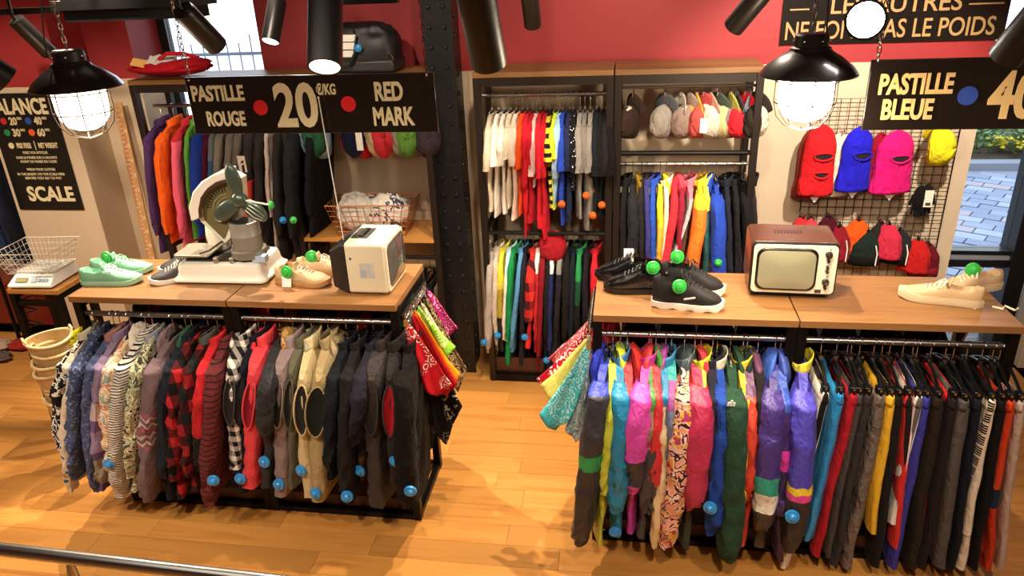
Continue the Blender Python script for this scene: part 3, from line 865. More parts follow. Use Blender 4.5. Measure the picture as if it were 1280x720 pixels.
def WB(k, *st): return F('b', k, list(st), rough=.5, shine=.1)
def W(c): return S(c, rough=.5, shine=.1)
RROW1 = [
 ('jacket', 748, 500, 727, 668, WB(.15, (0, '#2f43c8'), (.20, '#33313a'), (.47, '#1f9a52'), (.54, '#2a2830'), (1.2, '#2a2830')), 'charcoal windbreaker with green bands', 'the green banded windbreaker', [(755, 653, B_)], dict(th=.023, slen=.80, srx=0.062, hoodm=S('#3a48d0'), rz=-8)),
 ('jacket', 766, 500, 747, 680, W('#d6e04a'), 'lime yellow windbreaker', 'the lime windbreaker', [], dict(th=.023, slen=.5, srx=0.031, hoodm=W('#dbe84a'))),
 ('jacket', 775, 520, 770, 672, W('#1a8fc0'), 'cyan blue windbreaker', 'the cyan windbreaker', [(769, 664, B_)], dict(th=.023, slen=.58, srx=0.052, collm=W('#2b7fc8'))),
 ('jacket', 786, 500, 788, 600, WB(0, (0, '#c03040'), (.26, '#f0e6e0'), (.60, '#c8b8b8')), 'white track jacket with red yoke', 'the white track jacket', [], dict(th=.023, srx=0.034, slen=.45, hoodm=S('#d83a38'))),
 ('jacket', 803, 500, 785, 670, WB(.3, (0, '#d848b0'), (.52, '#33323a'), (.66, '#d848b0'), (.80, '#c23aa4')), 'bright pink windbreaker with charcoal chevron', 'the pink windbreaker', [], dict(th=.023, slen=.46, srx=0.064, rz=-8, collm=W('#c03aa0'))),
 ('jacket', 812, 560, 803, 674, WB(0, (0, '#4c8a3a'), (.22, '#9a8a70'), (.4, '#3c3a42'), (1, '#3c3a42')), 'charcoal jacket with green collar', 'the green collared jacket', [], dict(th=.023, srx=0.034, slen=.6, hoodm=S('#4c9440'))),
 ('jacket', 822, 500, 815, 650, WB(.1, (0, '#d43038'), (.5, '#c82c34'), (.6, '#3b4252')), 'red windbreaker with slate lower half', 'the red slate windbreaker', [], dict(th=.023, slen=.58, srx=0.033, hoodm=W('#e04048'))),
 ('jacket', 833, 500, 819, 674, WB(0, (0, '#2c86b8'), (.21, '#e8d2a4'), (1.2, '#e8d2a4')), 'cream windbreaker with blue shoulders', 'the cream windbreaker', [], dict(th=.023, slen=.80, srx=0.03, collm=W('#2c86b8'))),
 ('jacket', 842, 490, 843, 640, WB(.2, (0, '#2aa0a0'), (.16, '#9a4a98'), (.26, '#6a7a98'), (.5, '#3c4458')), 'teal and purple windbreaker', 'the teal purple windbreaker', [], dict(th=.023, srx=0.034, slen=.5, hoodm=W('#a44a9c'))),
 ('jacket', 856, 520, 832, 684, F('bl', 17, ['#e8a080', '#f2b8a0', '#3a2430', '#f4c8b8', '#e8b040', '#b0406a'], rough=.5), 'peach printed windbreaker with scribble pattern', 'the peach printed windbreaker', [], dict(th=.023, slen=.78, srx=0.062, collm=W('#5a6a72'))),
 ('jacket', 871, 560, 856, 686, WB(.1, (0, '#b82a54'), (.66, '#b02850'), (.73, '#26352f'), (1.2, '#26352f')), 'crimson windbreaker with dark green hem', 'the crimson windbreaker', [], dict(th=.023, slen=.54, srx=0.07, hoodm=W('#46555a'))),
 ('jacket', 877, 470, 878, 600, WB(0, (0, '#d8303a'), (.24, '#2c2c30'), (.6, '#242428')), 'black jacket with red hood', 'the red hooded black jacket', [], dict(th=.023, srx=0.034, slen=.4, hoodm=S('#e04450'))),
 ('jacket', 884, 480, 882, 560, W('#d2e030'), 'thin lime windbreaker', 'the thin lime windbreaker', [], dict(slen=.3, srx=0.018, th=.012, hw=.16)),
 ('jacket', 893, 500, 885, 650, S('#2a2833'), 'dark aubergine track jacket', 'the aubergine track jacket', [], dict(th=.023, slen=.56, srx=0.034)),
 ('jacket', 906, 500, 890, 645, S('#27479e'), 'royal blue track jacket', 'the royal blue track jacket', [(888, 634, B_)], dict(th=.023, slen=.70, srx=0.05, collm=S('#d8d0b8'))),
 ('jacket', 921, 500, 910, 684, S('#2c4a38'), 'forest green track jacket', 'the forest green track jacket', [], dict(th=.023, slen=.82, srx=0.066, hoodm=S('#2f4c38'))),
 ('jacket', 931, 560, 925, 640, W('#e6c332'), 'golden yellow windbreaker', 'the golden windbreaker', [], dict(th=.023, slen=.5, srx=0.025)),
 ('jacket', 943, 500, 928, 686, WB(0, (0, '#6a4668'), (.16, '#e04a38'), (.50, '#d83c30'), (1.2, '#b82a28')), 'orange red jacket with violet collar', 'the orange red jacket', [], dict(th=.023, slen=.5, srx=0.034, hoodm=W('#7a4a68'))),
 ('jacket', 956, 500, 950, 660, S('#23201f'), 'black zip jacket', 'the black zip jacket', [], dict(th=.023, srx=0.034, slen=.56, hoodm=S('#2b3a33'))),
 ('jacket', 966, 540, 948, 684, WB(.3, (0, '#3c3f90'), (.16, '#41307e'), (.56, '#1f9a86'), (.64, '#e8e4d8'), (.74, '#3d3128'), (1.2, '#3d3128')), 'purple windbreaker with teal and white sleeve', 'the teal sleeved windbreaker', [], dict(th=.023, slen=.62, srx=0.066, rz=-8, hoodm=W('#3c54b0'))),
 ('jacket', 982, 520, 975, 700, WB(0, (0, '#3858b8'), (.2, '#3a2060'), (.36, '#d838a4'), (.46, '#2e2150'), (.6, '#5c4fb0'), (.7, '#3c1f4c'), (1.2, '#3c1f4c')), 'plum windbreaker with magenta tuft', 'the plum windbreaker', [], dict(th=.023, slen=.56, srx=0.036, hoodm=W('#3f6ad0'))),
 ('jacket', 1007, 520, 990, 672, WB(0, (0, '#4a44b8'), (.44, '#4a40b4'), (.505, '#e8c832'), (.535, '#d84090'), (.565, '#201d22'), (1.2, '#201d22')), 'violet jacket with yellow and pink stripe', 'the violet jacket', [(990, 645, B_)], dict(th=.023, slen=.72, srx=0.066, collm=W('#e8d83a'), rz=-6)),
]
RR = (RY + .026, 1.097)
rro = row(RROW1, *RR, 'right rack', 'windbreakers on the right rack', hang_label='black hanger with chrome hook', hang_group='hangers on the windbreaker rail', first='the pale blue bandana', last='the middle post', seed0=70)
BK = S('#191616')
def ED(c1, c2, hw=.17, cut=-.155): return F('edge', c1, c2, cut, crease=.25)
RROW2 = [
 ('trousers', 1033, 500, 980, 715, ED('#e8dccb', '#1a1717', cut=-.163), 'black track trousers with cream side stripe', 'the cream striped trousers', [], {}),
 ('trousers', 1052, 500, 1012, 680, S('#1f8fd0', rough=.45, shine=.2), 'sky blue shiny track trousers', 'the sky blue trousers', [], dict(wr=.012)),
 ('trousers', 1069, 500, 1022, 700, S('#b0202c'), 'dark red track trousers', 'the dark red trousers', [], {}),
 ('trousers', 1077, 500, 1036, 700, S('#4a4442'), 'mid grey track trousers', 'the mid grey trousers', [], dict(th=.02)),
 ('trousers', 1088, 500, 1045, 712, S('#373132'), 'charcoal track trousers', 'the charcoal trousers', [], {}),
 ('trousers', 1103, 500, 1062, 716, S('#6a5f58', rough=.6, shine=.1, crease=.8), 'taupe crinkled track trousers', 'the taupe trousers', [], dict(wr=.014, th=.03)),
 ('trousers', 1117, 500, 1092, 672, ED('#d8a428', '#e0b030', cut=-.1), 'mustard yellow track trousers', 'the mustard trousers', [], {}),
 ('trousers', 1127, 500, 1100, 715, S('#1d1a19'), 'black track trousers', 'the plain black trousers', [], {}),
 ('trousers', 1138, 510, 1122, 690, ED('#c83030', '#201a1a', cut=-.164), 'black track trousers with red side stripe', 'the red striped trousers', [], {}),
 ('trousers', 1150, 510, 1118, 660, ED('#e0dcd6', '#5c5754', cut=-.166), 'grey track trousers with white piping', 'the white piped trousers', [], {}),
 ('trousers', 1162, 500, 1120, 716, S('#3b3c9a', rough=.6), 'indigo blue track trousers', 'the indigo trousers', [], {}),
 ('trousers', 1177, 500, 1142, 716, S('#2a221c'), 'brown black track trousers', 'the brown black trousers', [], dict(th=.03)),
 ('trousers', 1197, 500, 1156, 716, ED('#d8262c', '#241c1c', cut=-.13), 'scarlet red track trousers', 'the scarlet trousers', [], {}),
 ('trousers', 1211, 500, 1178, 716, S('#56504d'), 'ash grey joggers', 'the ash grey joggers', [], dict(th=.032, hw=.18)),
 ('trousers', 1227, 500, 1195, 716, S('#1b1d26'), 'navy black track trousers', 'the navy black trousers', [], {}),
 ('trousers', 1245, 500, 1203, 716, F('tape', '#e0d4c0', '#1a1717', -.125), 'black trousers with lettered cream tape', 'the taped trousers', [], dict(cuff=(S('#e8dccb'), .24))),
 ('trousers', 1258, 500, 1222, 716, S('#191617'), 'jet black trousers', 'the jet black trousers', [], {}),
 ('trousers', 1269, 500, 1234, 716, F('b', 0, [(0, '#c84020'), (.42, '#d04524'), (.56, '#1d2a44'), (.66, '#c03c20')]), 'orange red trousers with navy band', 'the orange red trousers', [], {}),
 ('trousers', 1280, 510, 1252, 716, S('#c0aaa0'), 'pale pinkish beige joggers', 'the pale joggers', [], {}),
]
row(RROW2, *RR, 'right rack', 'trousers on the right rack', clip=True, hang_label='black clip hanger with chrome hook', hang_group='clip hangers on the trouser rail', first='the middle post', last='the end post', seed0=120, rzr=3)

# clothes on the rails behind, seen under the table tops
for k, (x, c, nm) in enumerate(((-2.40, '#7a2a38', 'wine'), (-2.25, '#26344e', 'navy'), (-2.1, '#3a6ab0', 'bright blue'), (-1.96, '#20242c', 'black'), (-1.84, '#c03038', 'red'), (-1.66, '#caa030', 'amber'), (-1.52, '#5a8a30', 'green'), (-1.40, '#a02430', 'crimson'), (-1.26, '#b83a30', 'brick red'), (-1.10, '#1f7a70', 'teal'), (-2.48, '#1f2028', 'charcoal'), (-2.32, '#1c1a1d', 'soot black'), (-2.18, '#20242c', 'ink blue'), (-2.03, '#5a1820', 'garnet'), (-1.90, '#16181f', 'midnight'), (-1.59, '#191a1c', 'jet black'), (-1.46, '#201d22', 'black plum'), (-1.33, '#4a1a20', 'maroon'), (-1.18, '#1a1c1f', 'dark slate'))):
    garment('jacket', (x, LY + LD - .03, 1.097), R.uniform(-.1, .1), .72, S(c), f'{nm} jacket on the rear rail of the left rack, behind its front row', 'jacket', 'jackets on the rear rail of the left rack', 200 + k, th=.036, low=True, hoodm=S(c), hw=.17)
    hanger(False, (x, LY + LD - .03, 1.097), 0, f'black hanger holding the {nm} jacket behind the left rack', 'hangers on the left rack', .17)
for k, (x, c, nm) in enumerate(((-.06, '#c03038', 'red'), (.03, '#191718', 'black'), (.11, '#1d1a1a', 'soot black'), (.20, '#241f1d', 'dark brown'), (.29, '#1a1c20', 'ink blue'), (.37, '#4a1f1e', 'rust'), (.46, '#1f1d20', 'charcoal'), (.55, '#201a1c', 'black plum'), (.62, '#17181a', 'jet black'),
        (.75, '#3a1d24', 'maroon'), (.83, '#191a1e', 'midnight'), (.92, '#222026', 'blackish violet'), (1.0, '#1c1a19', 'tar black'), (1.09, '#1f2222', 'dark slate'), (1.18, '#2e2a2c', 'dark grey'), (1.27, '#1a1817', 'coal black'), (1.36, '#24201f', 'umber'))):
    garment('jacket', (x, RY + LD - .03, 1.097), R.uniform(-.1, .1), .80, S(c), f'{nm} jacket on the rear rail of the right rack, behind its front row', 'jacket', 'jackets on the rear rail of the right rack', 220 + k, th=.042, low=True, hw=.17, hoodm=S(c), slen=.4, srx=.05)
    hanger(False, (x, RY + LD - .03, 1.097), 0, f'black hanger holding the {nm} jacket behind the right rack', 'hangers on the rear rail of the right rack', .17)

# T-shirts on the upper rail of the wall unit
SR = (SY + .17, 1.83)
def T(u, c, uh, vh, desc, short, sl=.26, tags=(), **o):
    mat = c if not isinstance(c, str) else S(c)
    return ('tshirt', u, 180, uh, vh, mat, desc, short, list(tags), dict(slen=sl, hw=.17, th=.017, srx=.02, slope=.3, **o))
TROW = [
 T(610, '#e2d4bc', 612, 266, 'off-white T-shirt', 'the off-white shirt', .25), T(618, '#f2ece0', 620, 272, 'white T-shirt with long back', 'the long white shirt', .22),
 T(626, '#efe6d8', 630, 268, 'warm white T-shirt', 'the warm white shirt', .22), T(634, '#e8dac2', 636, 262, 'pale cream T-shirt', 'the pale cream shirt', .18),
 T(641, '#ecd6c4', 644, 275, 'pinkish white T-shirt', 'the pinkish white shirt', .22),
 T(649, '#e8501e', 650, 270, 'bright orange T-shirt', 'the bright orange shirt', .24), T(656, '#d02030', 657, 296, 'scarlet T-shirt with small white mark', 'the marked scarlet shirt', .36),
 T(662, '#b81c2a', 664, 280, 'deep red T-shirt', 'the deep red shirt', .3), T(666, '#f0c8c4', 667, 235, 'pale pink T-shirt', 'the pale pink shirt', .28),
 T(673, '#d22434', 676, 284, 'cherry red T-shirt', 'the cherry red shirt', .3), T(679, '#c41e2c', 681, 297, 'long tomato red T-shirt', 'the long red shirt', .3),
 T(685, F('st', '#d8c83a', '#1d1a1a', .05, .5), 690, 262, 'yellow and black striped T-shirt', 'the yellow striped shirt', .2), T(691, '#cfe03a', 691, 262, 'lime green T-shirt', 'the lime shirt', .18),
 T(696, '#9cc0e0', 693, 260, 'pale blue T-shirt', 'the pale blue shirt', .3), T(701, '#2a48b8', 701, 284, 'cobalt blue T-shirt', 'the cobalt shirt', .25, tags=[(702, 255, O_)]),
 T(709, '#232a48', 709, 278, 'midnight navy T-shirt', 'the midnight navy shirt', .25), T(715, F('dot', '#17151a', '#e8e4dc', 60, .22), 717, 240, 'black T-shirt with white dots', 'the dotted shirt', .26),
 T(723, '#8f8a84', 722, 275, 'light grey T-shirt', 'the light grey shirt', .26), T(730, '#7c7670', 733, 288, 'grey marl long T-shirt', 'the grey marl shirt', .26, tags=[(733, 244, O_)]), T(737, '#8a847c', 737, 268, 'stone grey T-shirt', 'the stone grey shirt', .26),
 T(744, '#1b2026', 744, 270, 'blue black T-shirt', 'the blue black shirt', .28, tags=[(741, 269, O_)]), T(750, '#1a1718', 751, 275, 'plain black T-shirt', 'the plain black shirt', .28, tags=[(752, 256, O_)]),
 T(756, '#221f20', 757, 262, 'washed black T-shirt', 'the washed black shirt', .28, tags=[(746, 238, O_)]), T(763, '#161415', 764, 268, 'coal black T-shirt', 'the coal black shirt', .28),
]
row(TROW, *SR, 'wall unit', 'T-shirts on the upper rail of the wall unit', hang_label='black hanger', hang_group='hangers on the T-shirt rail', low=True, first='the left post', last='the right post', seed0=300, rzr=2)
# sports tops on the lower rail of the same unit
SR2 = (SY + .17, .985)
def J(u, v, uh, vh, c, desc, short, tags=(), **o):
    mat = c if not isinstance(c, str) else S(c)
    return ('jacket', u, v, uh, vh, mat, desc, short, list(tags), dict(dict(hw=.17, th=.017, srx=.022, out=.012, slen=.5), **o))
SROW = [
 J(610, 390, 610, 440, '#b8aca4', 'light grey hoodie', 'the light grey hoodie', [(605, 428, B_)], hoodm=S('#b8aca4'), slen=.58, srx=.032), J(618, 380, 620, 430, '#d2c6b4', 'cream sweatshirt', 'the cream sweatshirt', [(622, 419, B_)]),
 J(624, 350, 626, 440, F('b', 0, [(0, '#e0d040'), (.3, '#b09a30'), (.5, '#2b2620')]), 'yellow and black track top', 'the yellow black top'), J(630, 380, 629, 428, F('b', 0, [(0, '#bcd8e0'), (.22, '#ece6dc'), (1, '#ece6dc')]), 'white track top with pale blue neck', 'the white track top', srx=.014),
 J(636, 370, 634, 457, '#1f9050', 'emerald green track top', 'the emerald top', srx=.024, slen=.5), J(644, 380, 638, 440, '#5c98cc', 'sky blue track top', 'the sky blue top', srx=.022, slen=.56),
 J(652, 380, 652, 455, '#26242a', 'dark charcoal track top', 'the dark charcoal top'), J(661, 380, 659, 436, F('pl', '#4a2024', '#b82a2c', '#e0362e', .12), 'red checked sports shirt', 'the red checked shirt', [(656, 421, B_)], hw=.19, srx=.04, slen=.36),
 J(669, 350, 670, 440, F('b', 0, [(0, '#e8e0da'), (.2, '#c02a32'), (1, '#c02a32')]), 'red track top with white shoulder', 'the white shouldered top', srx=.018), J(675, 380, 672, 464, '#8a1c26', 'dark red track top', 'the dark red top', srx=.024, slen=.62),
 J(683, 380, 681, 470, '#201d20', 'near black track top', 'the near black top'), J(688, 350, 686, 478, F('b', 0, [(0, '#ece8e0'), (.20, '#232c62'), (1, '#1c2450')]), 'navy track top with white shoulder and lettered hem', 'the navy lettered top', [(683, 450, B_)], srx=.018, slen=.6),
 J(696, 380, 692, 470, F('b', 0, [(0, '#8a8680'), (.2, '#26232a'), (1, '#26232a')]), 'black track top with grey shoulders', 'the grey shouldered top'), J(706, 380, 704, 470, '#1f1c1c', 'soft black track top', 'the soft black top', srx=.028),
 J(714, 360, 713, 460, '#1c222c', 'ink blue track top', 'the ink blue top'), J(722, 350, 721, 450, F('b', 0, [(0, '#2a8a50'), (.24, '#1d4a34'), (.4, '#1b1b1b')]), 'black track top with green shoulders', 'the green shouldered top'),
 J(731, 350, 731, 450, '#211c26', 'violet black track top', 'the violet black top'), J(742, 330, 742, 440, '#c4222e', 'poppy red track top', 'the poppy red top', srx=.028),
]
row(SROW, *SR2, 'wall unit', 'track tops on the lower rail of the wall unit', hang_label='black hanger', hang_group='hangers on the lower rail of the T-shirt unit', low=True, first='the left post', last='the right post', seed0=340, rzr=2)
# jackets under the caps
SR3 = (SY + .17, 1.42)
CROW = [
 J(779, 270, 779, 350, '#1d1b1d', 'black rain jacket', 'the black rain jacket', slen=.6), J(791, 270, 790, 348, '#26272c', 'wide black padded jacket', 'the wide black jacket', srx=.04, hoodm=S('#8a6c20'), hw=.19), J(801, 270, 803, 345, '#2a2426', 'brown black jacket', 'the brown black jacket'),
 J(809, 270, 812, 345, F('b', 0, [(0, '#3a3a78'), (.5, '#4a2a50')]), 'violet blue track jacket', 'the violet blue jacket'), J(816, 270, 817, 345, '#2c50b4', 'cornflower blue track jacket', 'the cornflower jacket'),
 J(825, 270, 823, 345, F('b', 0, [(0, '#e8c830'), (.32, '#d8a838'), (.7, '#c89040')]), 'yellow hooded track jacket', 'the yellow jacket', hoodm=S('#ecd038')), J(833, 270, 826, 345, '#e8d8b8', 'cream track jacket', 'the cream track jacket', srx=.014),
 J(842, 270, 828, 348, '#d0303c', 'red sports jacket', 'the red sports jacket', srx=.03, slen=.62, hoodm=S('#d84a58')), J(852, 270, 846, 345, '#8a2030', 'burgundy sports jacket', 'the burgundy jacket', hoodm=S('#c83444')), J(861, 270, 836, 338, F('b', 0, [(0, '#e07080'), (.16, '#a8a2a6'), (1, '#98949a')]), 'grey sports jacket with pink neck', 'the grey sports jacket', srx=.016, slen=.62),
 J(874, 280, 862, 348, F('b', 0, [(0, '#ecc030'), (.2, '#f07428'), (1, '#ec6a24')]), 'orange sports jacket with yellow shoulders', 'the orange jacket', srx=.05, slen=.62, hw=.19), J(884, 270, 882, 345, F('b', 0, [(0, '#e8e040'), (.22, '#2f5a5c'), (1, '#2f5a5c')]), 'teal jacket with yellow shoulders', 'the teal yellow jacket', srx=.026),
 J(898, 280, 898, 345, '#2846ac', 'royal blue jacket with white piping', 'the royal blue jacket', [(898, 328, G_)], srx=.056, slen=.62, hw=.19, hoodm=S('#2c50c0')), J(911, 270, 912, 345, '#22242e', 'dark navy jacket', 'the dark navy jacket'),
 J(922, 270, 922, 345, '#201d1e', 'black bomber jacket', 'the black bomber'), J(934, 270, 938, 330, '#1a1718', 'big black jacket with beige collar', 'the big black jacket', srx=.04, slen=.5, hoodm=S('#a08c74')), J(944, 270, 946, 340, '#262122', 'black wool jacket', 'the black wool jacket'),
]
row(CROW, *SR3, 'wall unit', 'jackets on the rail under the caps', hang_label='black hanger', hang_group='hangers on the jacket rail under the caps', low=True, first='the left post', last='the right post', seed0=370, rzr=3)
# sweatshirts in the left wall unit
SR4 = (SY + .17, 1.80)
HROW = [
 J(184, 220, 201, 318, '#4a2f5c', 'purple sweatshirt', 'the purple sweatshirt', slen=.66, srx=.034, hw=.18), J(200, 220, 214, 305, '#f0641e', 'vivid orange sweatshirt', 'the orange sweatshirt', slen=.62, srx=.044, hw=.19), J(218, 220, 232, 310, F('b', 0, [(0, '#c83038'), (.18, '#e8607c'), (1, '#e8607c')]), 'pink sweatshirt with red neck', 'the pink sweatshirt', slen=.66, srx=.034, hw=.19),
 J(231, 220, 243, 300, '#5c9c3c', 'leaf green sweatshirt', 'the leaf green sweatshirt', srx=.016), J(243, 220, 250, 296, '#2440a8', 'ultramarine sweatshirt', 'the ultramarine sweatshirt', slen=.56, srx=.044, hw=.19), J(253, 220, 259, 320, '#5c1c34', 'plum red sweatshirt', 'the plum sweatshirt'),
 J(260, 220, 266, 320, F('b', 0, [(0, '#7a848c'), (.3, '#3a6a9c'), (1, '#2a7090')]), 'blue sweatshirt with grey shoulders', 'the grey shouldered sweatshirt'), J(269, 220, 274, 325, '#908a84', 'grey hooded sweatshirt', 'the grey sweatshirt', srx=.03, slen=.62), J(282, 220, 286, 325, '#867e78', 'stone sweatshirt', 'the stone sweatshirt', srx=.03, slen=.62), J(292, 220, 296, 330, '#7a726e', 'taupe grey sweatshirt', 'the taupe sweatshirt', srx=.028, slen=.62),
 J(306, 220, 312, 330, F('b', 0, [(0, '#3a3538'), (.42, '#e8503c'), (.66, '#2b272a')]), 'black sweatshirt with coral block and white triangle', 'the coral block sweatshirt', slen=.68, srx=.034, hw=.19), J(320, 220, 328, 330, '#332e30', 'dark grey sweatshirt', 'the dark grey sweatshirt', srx=.03, slen=.66), J(331, 220, 344, 330, F('b', 0, [(0, '#c8b4ac'), (1, '#b8a49a')]), 'rose beige sweatshirt', 'the rose beige sweatshirt', srx=.014),
 J(344, 220, 352, 330, '#2a2728', 'heavy black sweatshirt', 'the heavy black sweatshirt', [(354, 275, B_)], srx=.036, slen=.62), J(362, 220, 368, 315, '#202124', 'black leather jacket', 'the leather jacket', [(367, 275, G_)], srx=.05, slen=.62, hw=.19), J(384, 230, 388, 320, '#18181a', 'black quilted jacket', 'the quilted jacket', srx=.03),
]
hro = row(HROW, *SR4, 'wall unit', 'sweatshirts in the left wall unit', hang_label='black hanger', hang_group='hangers on the sweatshirt rail', low=True, first='the left post', last='the basket', seed0=400, rzr=3)
def emblem(t, u, v, w_, h_, polys, mat):
    yy = SY
    for _ in range(3):
        p = at(u, v, Y=yy); q = surf_y(t, p.x, p.z)
        if q is not None: yy = q - .002
    p = at(u, v, Y=yy) - t.location; m = MB()
    for poly in polys: m.prism([(p.x + x * w_, p.z + z * h_) for x, z in poly], p.y - .003, p.y)
    o = m.build('emblem', mat, t); return o


em = emblem(hro[10], 303, 205, .05, .10, (((-.5, -.5), (-.1, -.5), (-.1, .5), (-.5, .5)), ((-.1, .15), (.5, .3), (.5, .5), (-.1, .5)), ((.25, -.5), (.5, -.5), (.5, .3), (.25, .2)), ((-.1, -.1), (.25, -.02), (.25, .08), (-.1, .02))), P('#e8e4dc', .7))
for k, (u, nm) in enumerate(((492, 'leftmost'), (506, 'second'), (520, 'third'), (534, 'rightmost'))):
    p = at(u, 370, Y=SY + .05)
    trousers((p.x, SY + .17, .80), R.uniform(-.1, .1), .68, S(('#1a1a1d', '#232226', '#17171a', '#2a282a')[k]), f'{nm} of the four dark trousers hanging under the basket shelf', 'trousers under the basket shelf', 430 + k, low=True, hw=.15)
    hanger(True, (p.x, SY + .17, .80), 0, f'clip hanger of the {nm} dark trousers under the basket shelf', 'hangers under the basket shelf', .15)
# ------------------------------------------------------------------ bandanas on the ends of the racks
def bandana(hook, sx, L, w0, w1, mat, label, group, seed, drift=.02, tip=.3, yaw=0, mark=None):
    assert label not in USED, label
    USED.add(label)
    t = thing('bandana', label, 'bandana', hook, yaw, group)
    MB().tube([(0, 0, .03), (0, .004, .012), (0, 0, -.005)], .0025, 6).box((-.009, -.006, -.03), (.009, .006, .0)).build('clip', CHROME, t)

    def fn(u, v):
        w_ = w0 + (w1 * 1.15 - w0) * v ** .8; x = drift * v + w_ * (u - .25)
        z = -.02 - 1.2 * L * v * (1 - tip * abs(u - .55) * 1.6 * v) + .015 * nz(u * 3, v * 2, seed)
        y = .022 * v ** .6 * math.sin(u * 9 + seed + v * 1.4) + .012 * nz(u * 5, v * 4, seed) * v
        return Vector((sx * x, y, z))
    MB().grid(fn, 18, 16).build('cloth', mat, t, sharp=0, solid=.004)
    if mark: MB().box((sx * w1 * .1, -.035, -L * .98), (sx * w1 * .1 + .02, -.033, -L * .9)).build('care_label', P('#e8e4da', .7), t)
    return t


def PA(c, d='#f0e8e0', s=26): return F('pais', c, d, s, rough=.8, crease=.2)


for k, (u, v, L, w1, mat, lb, dr) in enumerate((
    (507, 400, .31, .15, PA('#d0202c'), 'red bandana with white paisley print at the end of the left rack', .06),
    (514, 388, .36, .13, S('#c41e28'), 'plain red bandana behind the red paisley one on the left rack', .08),
    (516, 384, .34, .13, S('#f09a20'), 'orange bandana on the end of the left rack', .09),
    (520, 379, .22, .10, F('pais', '#8ac83a', '#dff0b0', 30), 'lime green bandana on the end of the left rack', .08),
    (524, 374, .26, .10, PA('#d8ccb0', '#a89878'), 'cream printed bandana on the end of the left rack', .04),
    (529, 366, .42, .10, F('bl', 26, ['#4a3424', '#a88a5c', '#2c2018', '#c8b080', '#6a4a2c']), 'brown camouflage bandana on the end of the left rack', .10),
    (532, 360, .20, .10, PA('#c02a78', '#f0b0d0'), 'magenta bandana furthest back on the end of the left rack', .06),
    (517, 400, .56, .10, PA('#1a1718', '#8a8478', 20), 'long black scarf hanging lowest at the end of the left rack', .06),
    (524, 392, .50, .12, F('bl', 20, ['#1a1718', '#1a1718', '#c8bca0']), 'black and cream printed scarf at the end of the left rack', .07))):
    bandana(at(u, v, X=-.945), 1, L, .02, w1, mat, lb, 'bandanas on the end of the left rack', k, dr, mark=(k == 0))
for k, (u, v, L, w1, mat, lb, dr) in enumerate((
    (737, 440, .38, .09, F('bl', 26, ['#a8c0d0', '#d8e4ea', '#8aa8bc']), 'pale blue bandana nearest the post of the right rack', .03),
    (736, 428, .36, .13, PA('#4cbcc4', '#c8ecec'), 'turquoise bandana with pale paisley print on the right rack', .10),
    (737, 418, .26, .12, S('#f0dc70'), 'yellow bandana on the end of the right rack', .11),
    (739, 405, .30, .14, PA('#c8202e'), 'red paisley bandana on the end of the right rack', .13),
    (740, 396, .22, .12, PA('#d0606c', '#f0c8c8'), 'faded pink red bandana furthest back on the right rack', .10),
    (738, 436, .34, .08, F('bl', 20, ['#b09840', '#d8d0b0', '#8a7830']), 'olive printed bandana half hidden under the turquoise one', .03))):
    bandana(at(u, v, X=-.142), -1, L, .02, w1, mat, lb, 'bandanas on the end of the right rack', 20 + k, dr)
# the strips of spiral hooks that carry them
for (x, y0, y1, z, lb) in ((-.972, 2.82, 3.22, 1.125, 'black strip of chrome hooks at the end of the left rack'), (-.137, 2.80, 3.18, 1.125, 'black strip of chrome hooks at the end of the right rack')):
    t = thing('hook_strip', lb, 'hook strip', (x, y0, z)); sg = 1 if x < -.5 else -1
    bx((-.004, 0, -.012), (.004, y1 - y0, .012)).build('bar', BLKMET, t)
    me = None
    for i in range(16):
        pts = [(sg * (.006 + .012 * q / 18), .007 * math.sin(q), .007 * math.cos(q) - .012 * q / 9) for q in range(0, 19, 1)]
        if me is None: o = MB().tube(pts, .0022, 5).build('hook', CHROME, t); me = o.data
        else: o = bpy.data.objects.new('hook', me); COL.objects.link(o); o.parent = t
        o.location = (0, .02 + i * .0225, 0)

